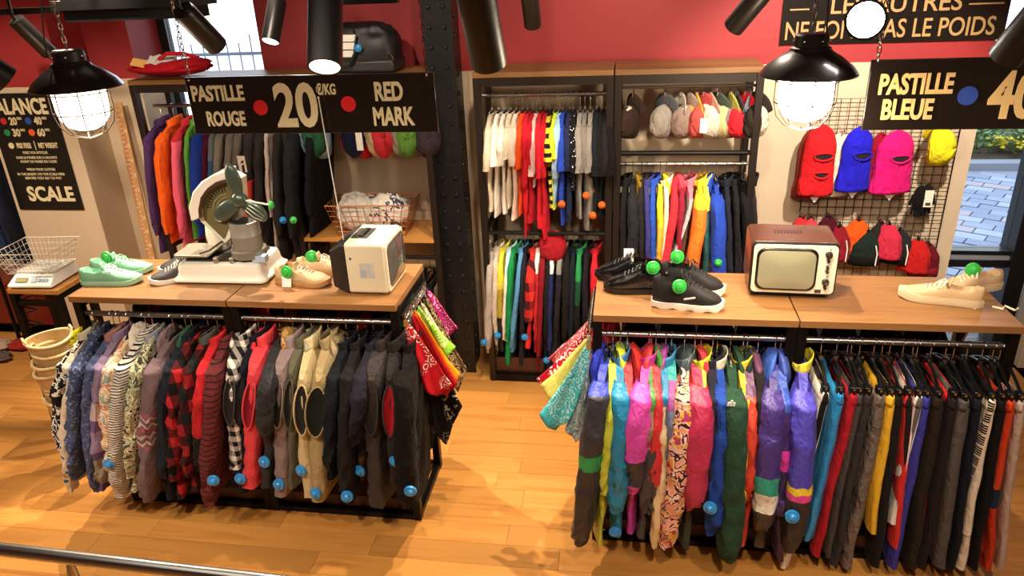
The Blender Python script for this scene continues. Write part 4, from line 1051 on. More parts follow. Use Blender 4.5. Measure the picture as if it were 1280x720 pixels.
# ------------------------------------------------------------------ caps, balaclavas, woollen hats
def cap(loc, d, crown, brim, label, seed, sz=1.0, logo=None, mark=None, group='caps on the rail of the wall unit'):
    assert label not in USED, label
    USED.add(label)
    t = thing('baseball_cap', label, 'cap', loc, 0, group)
    zx = Vector((0, 0, 1)); zz = Vector(d).normalized(); zy = zz.cross(zx).normalized()
    M = Matrix(((zx.x, zy.x, zz.x), (zx.y, zy.y, zz.y), (zx.z, zy.z, zz.z))).to_4x4(); M.translation = Vector((0, 0, -.155 * sz))

    def fn(u, v):
        q = 2 * math.pi * u; a = v * math.pi / 2
        r = .082 * math.cos(a) ** .6 * sz
        k = 1 + .03 * abs(math.cos(3 * q)) + .07 * nz(math.cos(q) * 1.4, math.sin(q) * 1.4, v * 2, seed)
        return M @ Vector((r * 1.12 * math.cos(q) * k, r * .66 * math.sin(q) * k, .105 * sz * math.sin(a) ** .9 * k))
    MB().grid(fn, 24, 9, 0, True).build('crown', crown, t, sharp=50, solid=.003)

    def fb(u, v):
        a = (u - .5) * 2.3; r = .086 * sz + .07 * sz * v * math.cos(a * .62)
        return M @ Vector((r * math.cos(a) * 1.03, r * .66 * math.sin(a), -.018 * sz * math.sin(a) ** 2 * (1 + v) + .004))
    MB().grid(fb, 14, 4).build('brim', brim, t, sharp=0, solid=.004)
    MB().ball((0, 0, .106 * sz), .006, 8, 5, M=M).build('button', crown, t)
    if logo: MB().grid(lambda u, v: M @ Vector((.093 * sz * math.cos((u - .5) * .9) * (1 - .14 * v), .060 * sz * math.sin((u - .5) * .9), .03 + .035 * v)), 6, 3).build('emblem', logo, t, solid=.003)
    MB().tube([(0, 0, .035), (0, .006, .022), (0, -.002, .008), (0, 0, -.012)], .003, 6).box((-.008, -.008, -.016), (.008, .008, .006)).build('clip', CHROME, t)
    if mark: bx((-.02, -.1 * sz, -.20 * sz), (.02, -.098 * sz, -.12 * sz)).build('paper_tag', WHITE, t)
    return t


CY = SY + .10
for k, (u, d, c, b, lb, lg, mk) in enumerate((
    (792, (-.75, -.65, 0), '#3a2c26', '#3a2c26', 'dark brown cap at the left end of the cap rail', '#d8cfc2', 0), (832, (-.55, -.8, 0), '#9a9186', '#4a4a4e', 'grey cap with charcoal brim', None, 0),
    (851, (.8, .5, 0), '#3b3530', '#b8aca0', 'charcoal cap behind the taupe cap', None, 0), (862, (-.8, -.6, 0), '#8a7468', '#8a7468', 'taupe cap with small round badge', '#c8b8a8', 0),
    (871, (-1, -.1, 0), '#e88830', '#f0a840', 'orange cap seen edge-on', None, 0), (880, (-.6, -.8, 0), '#b04a44', '#9a3c38', 'rust red cap carrying a white paper tag', None, 1),
    (888, (-.9, -.3, 0), '#d8b8a0', '#b88a78', 'pinkish beige cap next to the rust red cap', None, 0), (898, (-.7, -.7, 0), '#c8bca8', '#3c4438', 'cream striped cap with dark green brim', None, 0),
    (913, (-.9, -.3, 0), '#b8a878', '#9c9a48', 'sand cap with olive yellow brim', None, 0), (921, (-.95, -.2, 0), '#7a6a68', '#3a3436', 'mauve grey cap beside the red cap', None, 0),
    (932, (-.75, -.6, 0), '#cc2430', '#cc2430', 'bright red cap near the right end of the rail', None, 0), (938, (.9, -.2, 0), '#c8b8a4', '#6a7684', 'beige cap with blue grey brim', None, 0), (947, (-.5, -.8, 0), '#2c2420', '#2c2420', 'black brown cap at the right end of the cap rail', '#c8a898', 0))):
    p = at(u, 118, Y=CY)
    cap((p.x, CY, 1.835), d, S(c), S(b), lb, 500 + k, 1.0, S(lg) if lg else None, mk)
for k, (u, c, b, lb) in enumerate(((389, '#2a5a40', '#e0dcd4', 'green cap with white brim above the basket'), (404, '#8fa8c4', '#b8b0a4', 'light blue cap above the wire basket'), (438, '#1f2444', '#1f2444', 'navy cap above the wire basket'),
                                   (457, '#c01f2c', '#c01f2c', 'red cap with two white paper tags above the basket'), (474, '#c03038', '#d8d0c4', 'red cap with pale brim above the basket'), (487, '#b8a47c', '#b8a47c', 'tan cap above the wire basket'), (503, '#5c8a3a', '#1d1d1d', 'green and black cap above the basket'), (518, '#8a8078', '#5a5048', 'grey cap above the basket'), (530, '#3a3038', '#3a3038', 'dark plum cap above the basket beside the post'))):
    p = at(u, 165, Y=SY + .12)
    cap((p.x, SY + .15, 1.86), (-.7, -.7, 0) if k % 2 else (.4, -.9, 0), S(c), S(b), lb, 530 + k, 1.55, None, k in (3,), 'caps above the wire basket')

GP = thing('grid_panel', 'black wire grid panel on the beige wall carrying balaclavas', 'grid panel', (1.05, 4.56, .64))
gm = MB(); gw, gh = .82, 1.10
gm.tube([(0, 0, 0), (gw, 0, 0), (gw, 0, gh), (0, 0, gh)], .004, 6, closed=True); gm.build('frame', BLKMET, GP)
for i in range(1, 16): MB().tube([(gw * i / 16, 0, 0), (gw * i / 16, 0, gh)], .0022, 5).build('wire', BLKMET, GP)
for i in range(1, 22): MB().tube([(0, .003, gh * i / 22), (gw, .003, gh * i / 22)], .0022, 5).build('wire', BLKMET, GP)


def hook_arm(x, z, label, y=4.55, L=.10, n=3):
    t = thing('display_hook', label, 'hook', (x, y, z), 0, 'chrome hooks on the grid panel')
    MB().tube([(0, .01, .0), (0, -.02, 0), (0, -L, -.012), (0, -L - .012, .01)], .003, 6).build('arm', CHROME, t)
    for i in range(n): MB().tube([(.008 * math.cos(q * .7), -L + .02 + i * .02, -.012 + .008 * math.sin(q * .7)) for q in range(9)], .0018, 5).build('ring', CHROME, t)
    return t


def balaclava(x, y, ztop_, mat, label, seed, H=.40, w=1.0, eye=True, mouth=False, rz=0, label_tag=True):
    t = thing('balaclava', label, 'balaclava', (x, y, ztop_), rz, 'balaclavas on the grid panel')
    prof = [(0, .02), (.05, .45), (.14, .74), (.28, .9), (.5, .93), (.72, .97), (.9, 1.08), (1, 1.06)]

    def hwid(v):
        for (a, p), (b, q) in zip(prof, prof[1:]):
            if v <= b: return p + (q - p) * (v - a) / (b - a)
        return prof[-1][1]

    def fn(u, v):
        q = 2 * math.pi * u; h = hwid(v) * .098 * w
        k = 1 + .05 * nz(q, v * 4, seed) + .05 * ridge(math.cos(q), v * 5 + math.sin(q), math.sin(q), seed)
        return Vector((h * math.cos(q) * k, (.012 + .038 * min(1, v * 4)) * math.sin(q) * k, -H * v))
    m = MB().grid(fn, 26, 24, 0, True); o = len(m.v) - 26; m.f.append(tuple(range(o, o + 26))); m.m.append(0)
    m.build('knit', mat, t, sharp=0)
    lo = [(-.42, .055, .026)] if eye else []
    if mouth: lo.append((-.68, .042, .022))
    for (zc, a, b) in lo:
        pts = [(.01 + a * math.cos(q * .314), -.060 + .012 * abs(math.cos(q * .314)), zc * H + b * math.sin(q * .314) * (1 if math.sin(q * .314) < 0 else .7)) for q in range(20)]
        m = MB(); m.add([(.01, -.058, zc * H)] + pts, [(0, 1 + i, 1 + (i + 1) % 20) for i in range(20)]); m.build('eye_opening', P('#1a0c0c', .95), t)
        MB().tube(pts, .006, 6, closed=True).build('rim', mat, t)
    if label_tag: MB().prism([(-.03, -H - .01), (.03, -H - .01), (0, -H - .045)], -.02, -.018).build('paper_tag', WHITE, t)
    return t


def beanie(x, y, z, cols, label, seed, H=.19, w=.075, stripe=False, rz=0):
    t = thing('woollen_hat', label, 'hat', (x, y, z), rz, 'hats and gloves on the lower hooks')

    def fn(u, v):
        q = 2 * math.pi * u; h = w * (.25 + .75 * min(1, v * 2.2) ** .7) * (1 + .08 * v)
        k = 1 + .10 * ridge(math.cos(q) * 1.1, v * 3, math.sin(q), seed)
        return Vector((h * math.cos(q) * k, .042 * math.sin(q) * k * min(1, .3 + v * 2), -H * v + .02 * nz(math.cos(q), math.sin(q), 3, seed)))
    m = MB().grid(fn, 20, 14, 0, True); o = len(m.v) - 20; m.f.append(tuple(range(o, o + 20))); m.m.append(0)
    m.build('body', cols[0], t, sharp=0)
    MB().tube([(0, 0, .02), (0, 0, -.012)], .004, 6).box((-.01, -.006, -.012), (.01, .006, .012)).build('clip', BLK, t)
    if len(cols) > 1:
        MB().grid(lambda u, v: Vector((w * 1.1 * math.cos(6.283 * u), .048 * math.sin(6.283 * u), -H * (.72 + .30 * v))), 20, 2, 0, True).build('cuff', cols[1], t, solid=.004)
    if stripe: MB().tube([(w * .55, -.044, -H * .35), (w * .72, -.047, -H * .6), (w * .70, -.047, -H * .98)], .004, 6).build('piping', P('#e8e4dc', .6), t)
    return t


KN = lambda c: S(c, rough=.95, crease=.5)
for (u, v0, v1, c, lb, w_, ey, mo, rz, y) in (
    (1029, 155, 243, '#cf2026', 'bright red balaclava with eye and mouth openings', 1.0, True, True, .1, 4.45),
    (1052, 165, 243, '#e0d0b8', 'cream balaclava half hidden between the red and blue ones', .8, False, False, .2, 4.50),
    (1076, 158, 237, '#2420c0', 'royal blue balaclava on the grid panel', 1.0, True, False, .25, 4.45),
    (1103, 165, 236, '#8c1228', 'dark red balaclava behind the pink one', .75, False, False, .4, 4.50),
    (1124, 162, 240, '#d81a72', 'hot pink balaclava on the grid panel', 1.18, True, False, .2, 4.45),
    (1018, 160, 247, '#7a2a20', 'rust brown balaclava behind the bright red one', .85, False, False, 0, 4.51)):
    a = at(u, v0, Y=y); b = at(u, v1, Y=y)
    balaclava(a.x, y, a.z, KN(c), lb, int(u), a.z - b.z, w_, ey, mo, rz, w_ >= 1)
    hook_arm(a.x, a.z + .015, lb.split(' balaclava')[0].replace('half', '').strip() and f'chrome hook carrying the {lb.split(" balaclava")[0]} balaclava')
p = at(1168, 165, Y=4.46)
cap((p.x, 4.46, p.z + .10), (.75, -.6, 0), KN('#d8d024'), KN('#b8a01c'), 'yellow green woollen cap top right on the grid panel', 560, 1.15, None, None, 'hats on the grid panel')
hook_arm(p.x, p.z + .10, 'chrome hook carrying the yellow green cap')
p = at(1157, 229, Y=4.46)
t = thing('knit_gloves', 'black knitted gloves with white paper label at the right edge of the grid', 'gloves', (p.x, 4.46, p.z))
for sg in (-1, 1):
    m = MB().ball((sg * .022, .012 * sg, -.085), (.04, .022, .075), 14, 10)
    for i in range(4): m.tube([(sg * .022 + (i - 1.5) * .018, .012 * sg, -.13), (sg * .022 + (i - 1.5) * .02, .012 * sg, -.185 - .012 * (1.5 - abs(i - 1.5)))], [.011, .008], 8)
    m.tube([(sg * .055, .01 * sg, -.07), (sg * .07, .01 * sg, -.13)], [.012, .009], 8)
    m.build('glove', KN('#171414'), t)
bx((-.002, -.03, -.135), (.045, -.027, -.035)).build('paper_label', P('#e6dcc8', .6), t)
bx((.008, -.0315, -.125), (.036, -.0305, -.108)).build('barcode', P('#3a3632', .6), t)
hook_arm(p.x, p.z + .01, 'chrome hook carrying the black gloves')
for k, (u, v, cs, lb, st, w_) in enumerate((
    (1002, 272, ['#c02c34'], 'red woollen hat at the left of the lower hooks', 0, .07), (1014, 274, ['#d04048', '#a82830'], 'light red hat with darker cuff on the lower hooks', 0, .07),
    (1036, 271, ['#4a1420'], 'maroon hat on the lower hooks above the television', 0, .075), (1050, 283, ['#8a1c28'], 'wine red hat right beside the brown television', 1, .07), (1074, 275, ['#e8581c'], 'orange hat on the lower hooks', 0, .085),
    (1085, 290, ['#1f2a24', '#14140f'], 'dark green cap-like hat with white piping', 1, .08), (1100, 278, ['#27241f'], 'charcoal hat behind the rose hat', 0, .075), (1112, 281, ['#c83048'], 'rose red hat on the lower hooks', 0, .08), (1125, 288, ['#2a2628', '#161314'], 'black hat with white piping', 1, .085),
    (1148, 300, ['#b82020'], 'red hat at the right end of the lower hooks', 0, .08), (1160, 305, ['#6a1420', '#7c1824'], 'maroon hat with red cuff at the far right', 0, .08))):
    y = 4.47 - .03 * (k % 2); p = at(u, v, Y=y)
    beanie(p.x, y, p.z, [KN(c) for c in cs], lb, 600 + k, .21 if v < 285 else .2, w_, st, R.uniform(-.5, .5))
    hook_arm(p.x, p.z + .02, f'chrome hook carrying the {lb.split(" on the")[0].split(" at the")[0].split(" right beside")[0].split(" behind")[0]}', 4.55, .09)

# ------------------------------------------------------------------ shoes
def interp(tab, s_):
    for (a, p), (b, q) in zip(tab, tab[1:]):
        if s_ <= b: return p + (q - p) * (s_ - a) / (b - a)
    return tab[-1][1]


WP = [(0, .016), (.05, .029), (.15, .035), (.35, .035), (.55, .042), (.72, .047), (.85, .043), (.94, .030), (1, .010)]


def shoe(loc, rz, label, upper, sole, lining, lace, group, Ls=.29, hp=None, ts=.024, tagm=None, paper=None, mid=None, tilt=0, name='trainer', chunky=0, tag_at=(-.06, 0, .085), stripe=None):
    assert label not in USED, label
    USED.add(label)
    t = thing(name, label, 'shoe', loc, rz, group); t.rotation_euler = (tilt, 0, rz)
    hp = hp or [(0, .082), (.12, .086), (.3, .078), (.4, .088), (.5, .08), (.65, .066), (.8, .055), (.92, .047), (1, .03)]

    def fn(u, v):
        a = math.pi * u; s_ = v; h = interp(hp, s_); wd = interp(WP, s_)
        c = math.cos(a); y = wd * math.copysign(abs(c) ** .7, c); z = ts - .004 + (h - ts) * math.sin(a) ** .62
        if s_ < .44 and .12 < s_:
            mfac = max(0, 1 - abs(u - .5) / .27) ** .5 * min(1, (s_ - .06) / .09) * min(1, (.46 - s_) / .06)
            z -= (h - ts - .012) * mfac * .95
        return Vector(((s_ - .5) * Ls, y, z + .0015 * nz(y * 60, s_ * 14, 1)))
    MB().grid(fn, 22, 30).build('upper', upper, t, sharp=50, solid=.002)

    def so(z0, z1, k, ex):
        m = MB(); n = 26; pl = []
        for i in range(n + 1): pl.append((i / n, 1))
        for i in range(n, -1, -1): pl.append((i / n, -1))
        P3 = []
        for zz, kk in ((z0, .94), ((z0 + z1) / 2, 1.03), (z1, 1.0)):
            for s_, sg in pl:
                spring = .012 * max(0, s_ - .75) ** 2 * 16
                P3.append(((s_ - .5) * (Ls + ex), sg * (interp(WP, s_) * kk + k), zz + spring + (chunky * .006 * math.sin(s_ * 26) if zz == z0 else 0)))
        q = len(pl); fs = [tuple(range(q - 1, -1, -1)), tuple(range(2 * q, 3 * q))]
        for r in range(2):
            for i in range(q): fs.append((r * q + i, r * q + (i + 1) % q, (r + 1) * q + (i + 1) % q, (r + 1) * q + i))
        return m.add(P3, fs)
    so(0, ts, .004, .008).build('sole', sole, t, sharp=40)
    if mid: so(ts * .75, ts + .008, .003, .004).build('midsole', mid, t, sharp=40)
    for k in range(5):
        s_ = .46 + k * .055; z = interp(hp, s_) + .002; wd = .022
        MB().tube([((s_ - .5) * Ls, -wd, z - .010), ((s_ - .5 + .012) * Ls, 0, z + .0015), ((s_ - .5 + .024) * Ls, wd, z - .010)], .0028, 6).build('lace', lace, t)
    z = interp(hp, .45)
    for sg in (-1, 1):
        MB().tube([((-.05) * Ls, 0, z + .004), (-.02 * Ls, sg * .022, z + .006), (.03 * Ls, sg * .04, z - .012), (.06 * Ls, sg * .03, z - .016), (0, 0, z + .004)], .0025, 6).build('lace', lace, t)
    MB().grid(lambda u, v: Vector((-.07 * Ls - .04 * v * Ls, (u - .5) * .048 * (1 - .25 * v), z - .008 + .03 * v)), 6, 4).build('tongue', upper, t, solid=.004)
    MB().grid(lambda u, v: Vector((-.36 * Ls + .24 * Ls * u, (v - .5) * .044, ts + .006)), 4, 3).build('insole', lining, t)
    if stripe:
        for sg in (-1, 1):
            MB().grid(lambda u, v: Vector(((-.05 + .16 * u) * Ls, sg * (interp(WP, .45 + .16 * u) * 1.0 + .001), ts + .016 + .012 * u + .009 * v)), 6, 2).build('side_stripe', stripe, t, solid=.002)
    if tagm:
        o = MB().lathe([(.03, 0), (.03, .006), (.027, .011), (.018, .012), (.016, .018), (0, .022)], 20).build('security_tag', tagm, t, sharp=25)
        o.location = tag_at; o.rotation_euler = (math.pi / 2 - .2, 0, -rz + R.uniform(-.2, .2))
    if paper:
        o = bx((-.022, 0, -.07), (.022, .002, 0)).build('paper_tag', WHITE, t); o.location = paper; o.rotation_euler = (-.3, 0, -rz)
    return t


TZ = 1.2005
mint, mints = P('#76b090', .7, bump=.2), P('#9cc8ac', .6)
shoe((-2.475, 3.08, TZ), .16, 'mint green trainer at the back of the mint pair', mint, mints, P('#cfe4d8', .9), mints, 'mint trainers', tagm=TAGG)
shoe((-2.445, 2.955, TZ), .10, 'mint green trainer at the front of the mint pair', mint, mints, P('#cfe4d8', .9), P('#dcece2', .8), 'mint trainers')
bl = P('#1f1e20', .7, bump=.2)
shoe((-2.17, 3.16, TZ), math.pi + .75, 'black trainer with white sole further behind the old scale', bl, P('#e8e4da', .5), P('#222222', .9), P('#2c2c2e', .8), 'black trainers behind the scale', Ls=.27, tagm=TAGG, tag_at=(-.03, 0, .09))
shoe((-2.135, 3.02, TZ), math.pi + .62, 'black trainer with white sole against the side of the old scale', P('#3a3836', .7, bump=.2), P('#e8e4da', .5), P('#222222', .9), P('#b8b4ac', .8), 'black trainers behind the scale', Ls=.26)
tan = P('#c8ad84', .75, bump=.15); gum = P('#b98a58', .5)
shoe((-1.43, 3.13, TZ), .05, 'tan suede trainer at the back of the tan pair', tan, gum, P('#e0d4bc', .9), P('#d8ccb4', .8), 'tan trainers', Ls=.27, tagm=TAGG)
shoe((-1.49, 3.0, TZ), -.12, 'tan suede trainer with paper tag at the front of the tan pair', tan, gum, P('#e0d4bc', .9), P('#d8ccb4', .8), 'tan trainers', Ls=.27, tagm=TAGG, paper=(-.05, -.05, .075), tag_at=(-.045, -.05, .075))
gl = P('#0c0c0e', .12, 0, .8, bump=.5, bscale=60)
hi = [(0, .10), (.12, .115), (.3, .12), (.4, .125), (.5, .115), (.65, .09), (.8, .072), (.92, .058), (1, .035)]
shoe((.01, 3.13, TZ), math.pi - .1, 'shiny black patent trainer at the back of the glossy pair', gl, P('#161618', .3), P('#e8e6e0', .7), P('#101012', .4), 'glossy black trainers', hp=hi, paper=(.0, -.02, .14))
shoe((.055, 3.0, TZ), math.pi - .04, 'shiny black patent trainer at the front of the glossy pair', gl, P('#161618', .3), P('#1a1a1a', .9), P('#101012', .4), 'glossy black trainers', hp=hi, tagm=TAGG, tag_at=(-.06, .02, .12))
bb = P('#131112', .7, bump=.25)
hi2 = [(0, .13), (.12, .15), (.3, .152), (.4, .15), (.5, .125), (.65, .098), (.8, .078), (.92, .062), (1, .038)]
shoe((.285, 3.0, TZ), -.10, 'black basketball shoe with white sole behind its pair mate', bb, P('#ece6da', .5), P('#222222', .9), P('#161414', .8), 'black basketball shoes', Ls=.27, hp=hi2, tagm=TAGG, ts=.03, tag_at=(-.07, 0, .16), chunky=1)
shoe((.255, 2.85, TZ), -.10, 'black basketball shoe with white sole at the table edge', bb, P('#f4efe4', .5), P('#222222', .9), P('#161414', .8), 'black basketball shoes', Ls=.285, hp=hi2, tagm=TAGG, ts=.03, stripe=P('#d8d4cc', .6), tag_at=(-.035, -.045, .11), chunky=1)
crm = P('#c4a680', .7, bump=.15); crs = P('#d4bf9c', .6)
shoe((1.27, 2.97, TZ), math.pi - .28, 'cream trainer with trailing laces at the front edge', crm, crs, P('#7a4a40', .9), P('#f0e6d0', .8), 'cream trainers', Ls=.3, mid=crs, stripe=None)
shoe((1.42, 3.08, TZ), math.pi + .35, 'cream trainer standing behind its trailing-laced mate', crm, crs, P('#7a4a40', .9), P('#f0e6d0', .8), 'cream trainers', Ls=.29, mid=crs, tagm=TAGG, tag_at=(.0, 0, .095))
# ------------------------------------------------------------------ televisions
def rrect(x0, x1, z0, z1, r, n=5):
    pts = []
    for cx, cz, a0 in ((x1 - r, z1 - r, 0), (x0 + r, z1 - r, 90), (x0 + r, z0 + r, 180), (x1 - r, z0 + r, 270)):
        for i in range(n + 1):
            a = math.radians(a0 + 90 * i / n); pts.append((cx + r * math.cos(a), cz + r * math.sin(a)))
    return pts


def screen(mb, x0, x1, z0, z1, y, bulge, r=.03, n=7):
    """curved picture tube facing -y"""
    ring = rrect(x0, x1, z0, z1, r, 6); cx, cz = (x0 + x1) / 2, (z0 + z1) / 2; vs = []; fs = []; k = len(ring)
    for i in range(n, 0, -1):
        t_ = i / n
        for (x, z) in ring: vs.append((cx + (x - cx) * t_, y - bulge * (1 - t_ * t_), cz + (z - cz) * t_))
    vs.append((cx, y - bulge, cz))
    for i in range(n - 1):
        for j in range(k): fs.append((i * k + j, i * k + (j + 1) % k, (i + 1) * k + (j + 1) % k, (i + 1) * k + j))
    for j in range(k): fs.append(((n - 1) * k + j, (n - 1) * k + (j + 1) % k, n * k))
    return mb.add(vs, fs)


TUBE = P('#8b8a72', .12, 0, .6)
WALN = wood('dark_walnut', '#47261a', '#321810', .9, .3, 0, False, .35)
t = thing('television', 'brown wooden cased television with cream front on the right rack', 'television', (.512, 2.975, 1.2), math.radians(-2.5))
tw, th_ = .345, .25
MB().prism(rrect(0, tw, .02, th_, .022), .0, .215).build('cabinet', WALN, t, bevel=.002)
bx((.03, .02, .0), (tw - .03, .2, .022)).build('plinth', P('#15100e', .5), t)
MB().prism(rrect(.004, tw - .004, .024, th_ - .004, .02), -.012, .002).build('bezel_rim', BLK, t)
MB().prism(rrect(.009, tw - .009, .029, th_ - .009, .018), -.018, -.004).build('front_panel', P('#ddd3bd', .35), t, bevel=.002)
MB().prism(rrect(.022, .262, .043, th_ - .022, .034), -.026, -.01).build('screen_frame', P('#171312', .25), t, bevel=.004)
screen(MB(), .031, .253, .052, th_ - .031, -.027, .012, .034).build('screen', TUBE, t, sharp=0)
for z, r in ((.205, .0125), (.18, .006), (.152, .0055), (.134, .0055), (.085, .0125), (.062, .006)):
    M_ = Matrix.Translation((.300, -.018, z)) @ Matrix.Rotation(math.pi / 2, 4, 'X')
    o = MB().lathe([(r * 1.15, 0), (r * 1.15, .004), (r, .006), (r * .92, .016), (r * .6, .017), (0, .017)], 16, M=M_).build('knob', P('#1c1817', .3), t)
    if r > .01: MB().lathe([(r * .55, .0172), (r * .5, .0195), (0, .0195)], 14, M=M_).build('knob_cap', CHROME, o)
for z in (.228, .108): MB().lathe([(.003, 0), (.003, .003), (0, .0035)], 8, M=Matrix.Translation((.304, -.018, z)) @ Matrix.Rotation(math.pi / 2, 4, 'X')).build('indicator', P('#6a6258', .4), t)
bx((.262, -.021, .036), (.287, -.017, .05)).build('maker_plate', P('#3a2f2a', .35), t)
for i in range(9): bx((.10 + i * .013, .1, th_ - .001), (.107 + i * .013, .14, th_ + .0008)).build('top_slot', P('#2a130d', .5), t)

CRMP = P('#ded2b4', .38, 0, .15)
t = thing('television', 'cream portable television with dark back turned towards the aisle', 'television', (-1.045, 2.885, 1.2), math.radians(90))
# local: x along world +y, -y towards world +x
w_, h_, d_ = .27, .245, .225
MB().prism(rrect(0, w_, .006, h_, .018), .0, d_ * .78).build('case', CRMP, t, bevel=.004)
m = MB(); f0 = rrect(.004, w_ - .004, .006, h_ - .004, .016); f1 = rrect(.03, w_ - .03, .02, h_ - .045, .016); k = len(f0)
m.add([(x, d_ * .78, z) for x, z in f0] + [(x, d_ * .86, z) for x, z in f0] + [(x, d_ * 1.15, z) for x, z in f1],
      [(i, (i + 1) % k, k + (i + 1) % k, k + i) for i in range(k)] + [(k + i, k + (i + 1) % k, 2 * k + (i + 1) % k, 2 * k + i) for i in range(k)] + [tuple(range(2 * k, 3 * k)), tuple(range(k - 1, -1, -1))])
m.build('back_shell', P('#26221f', .45), t)
MB().prism(rrect(.006, w_ - .006, .012, h_ - .006, .016), -.012, .002).build('front_rim', P('#e8dec4', .35), t, bevel=.003)
MB().prism(rrect(.018, w_ - .018, .03, h_ - .018, .03), -.016, -.004).build('screen_frame', P('#4a4640', .3), t)
screen(MB(), .024, w_ - .024, .036, h_ - .024, -.016, .016, .03).build('screen', P('#55544e', .12, 0, .6), t, sharp=0)
bx((.07, d_ * .40, h_ - .004), (.20, d_ * .74, h_ + .003)).build('handle_recess', P('#241f1d', .5), t)
bx((.085, d_ * .50, h_ + .001), (.185, d_ * .60, h_ + .012)).build('carry_handle', P('#191615', .4), t, bevel=.003)
s_ = bx((-.0015, .05, .085), (.001, .115, .155)).build('sticker', F('bl', 12, ['#c9c4b8', '#b4bcc0', '#c4b8ac', '#a3b0ba'], crease=0), t)
MB().ball((-.002, d_ * .68, .175), .005, 8, 6).build('button', BLK, t)
for x in (.03, w_ - .03): bx((x - .012, .03, 0), (x + .012, .15, .008)).build('foot', BLK, t)

# ------------------------------------------------------------------ old white shop scale
SB = Vector((-1.9, 3.1, 1.2))
ENA = P('#e9e4d6', .25, 0, .4); GRNM = P('#47554a', .3, .3, .4); GREYM = P('#8e8a80', .4, .2); WSTEEL = P('#b8b2a6', .3, .7)
t = thing('shop_scale', 'old white enamelled shop scale with fan dial on the left table', 'scale', SB, math.radians(1))
m = MB(); prof = [(1.0, .012), (1.0, .022), (.93, .034), (.90, .05), (.89, .075), (.86, .092), (.78, .098)]
vs = []; ring = rrect(-.235, .235, -.145, .145, .03, 5); k = len(ring)
for sc_, z in prof:
    for x, y_ in ring: vs.append((x * sc_ if abs(sc_ - 1) > 1 else x - math.copysign(.235 * (1 - sc_), x), y_ - math.copysign(.145 * (1 - sc_), y_), z))
m.add(vs, [(r * k + i, r * k + (i + 1) % k, (r + 1) * k + (i + 1) % k, (r + 1) * k + i) for r in range(len(prof) - 1) for i in range(k)] + [tuple(range(k - 1, -1, -1)), tuple(range((len(prof) - 1) * k, len(prof) * k))])
m.build('base', ENA, t)
for x in (-.21, .21):
    for y_ in (-.12, .12): MB().lathe([(.008, 0), (.008, .006), (.004, .008), (.004, .016)], 10, M=Matrix.Translation((x, y_, 0))).build('foot', CHROME, t)
bx((-.17, -.09, .098), (.17, .09, .112)).build('lever_bed', P('#26241f', .5), t)
bx((-.10, -.07, .11), (-.085, .07, .125)).build('bracket', WSTEEL, t)
for x in (-.02, .06): bx((x, -.115, .095), (x + .022, -.085, .125)).build('bracket', WSTEEL, t, bevel=.004)
p = at(250, 316, Y=3.06) - SB
MB().prism(rrect(-.09, .09, -.085, .085, .02), -.004, .006, M=Matrix.Translation((p.x, p.y, .135)) @ Matrix.Rotation(math.pi / 2, 4, 'X')).build('weighing_plate', P('#a39c8c', .3, .5), t, bevel=.003)
MB().tube([(p.x + .05, -.12, .15), (p.x + .10, -.12, .165), (p.x + .10, .02, .165), (p.x + .05, .02, .15)], .005, 8).build('plate_rail', P('#6a665c', .3, .6), t)
MB().lathe([(.012, .11), (.012, .135)], 10, M=Matrix.Translation((p.x, p.y + .02, 0))).build('plate_post', P('#4a463e', .4, .5), t)
p = at(312, 318, Y=3.06) - SB
MB().lathe([(.078, .115), (.082, .12), (.082, .150), (.076, .154)], 28, M=Matrix.Translation((p.x, p.y, 0))).build('pan_support', P('#8f8a7c', .35, .5), t)
MB().lathe([(.066, .154), (.068, .16), (.068, .215), (.070, .218), (.070, .222), (.068, .225), (.068, .285), (.062, .287), (.060, .276), (0, .272)], 30, M=Matrix.Translation((p.x, p.y, 0))).build('counterweight_pot', GREYM, t)
MB().lathe([(.052, .2865), (.04, .288), (0, .288)], 22, M=Matrix.Translation((p.x, p.y, 0))).build('pot_opening', P('#1e1c1a', .7), t)
p = at(275, 300, Y=3.16) - SB
MB().lathe([(.04, .10), (.055, .14), (.058, .19), (.052, .235), (.036, .255), (0, .26)], 22, M=Matrix.Translation((p.x, p.y, 0))).build('damper_housing', P('#e4dccb', .35), t)
p = at(290, 295, Y=3.06) - SB
bx((p.x - .028, -.02, .11), (p.x + .022, .03, .285)).build('column', P('#cfc6b2', .35, .1), t, bevel=.008)
MB().tube([(p.x + .02, -.03, .13), (p.x - .012, -.035, .17), (p.x - .005, -.035, .225), (p.x + .05, -.035, .235)], .005, 8).build('lever', P('#5a564c', .3, .7), t)
# fan dial: housing, hood along its outer arc, olive face with graduations
def outline(pts): return [((q := at(u_, v_, Y=3.08) - SB).x, q.z) for u_, v_ in pts]
def slab(poly, y0, y1): return MB().prism(poly, y0, y1, M=Matrix.Translation((0, -.02, 0)))
slab(outline(((284, 303), (253, 275), (246, 255), (252, 234), (266, 221), (286, 214), (302, 222), (304, 255), (294, 292))), -.02, .05).build('dial_housing', ENA, t, bevel=.004)
arc_o = ((246, 272), (243, 255), (248, 236), (259, 223), (272, 215), (288, 210)); arc_i = ((290, 220), (277, 224), (267, 231), (259, 242), (256, 257), (257, 268))
slab(outline(arc_o + arc_i), -.055, .055).build('dial_hood', P('#efeae0', .22, 0, .5), t, bevel=.007)
slab(outline(((257, 268), (256, 257), (259, 242), (267, 231), (277, 224), (290, 220), (291, 224), (279, 228), (270, 234), (263, 244), (260, 257), (261, 267))), -.060, .0).build('dial_rim', CHROME, t)
slab(outline(((283, 296), (259, 272), (260, 257), (263, 244), (270, 234), (279, 228), (291, 224), (298, 230), (297, 262))), -.030, -.018).build('dial_face', P('#6c6542', .4), t)
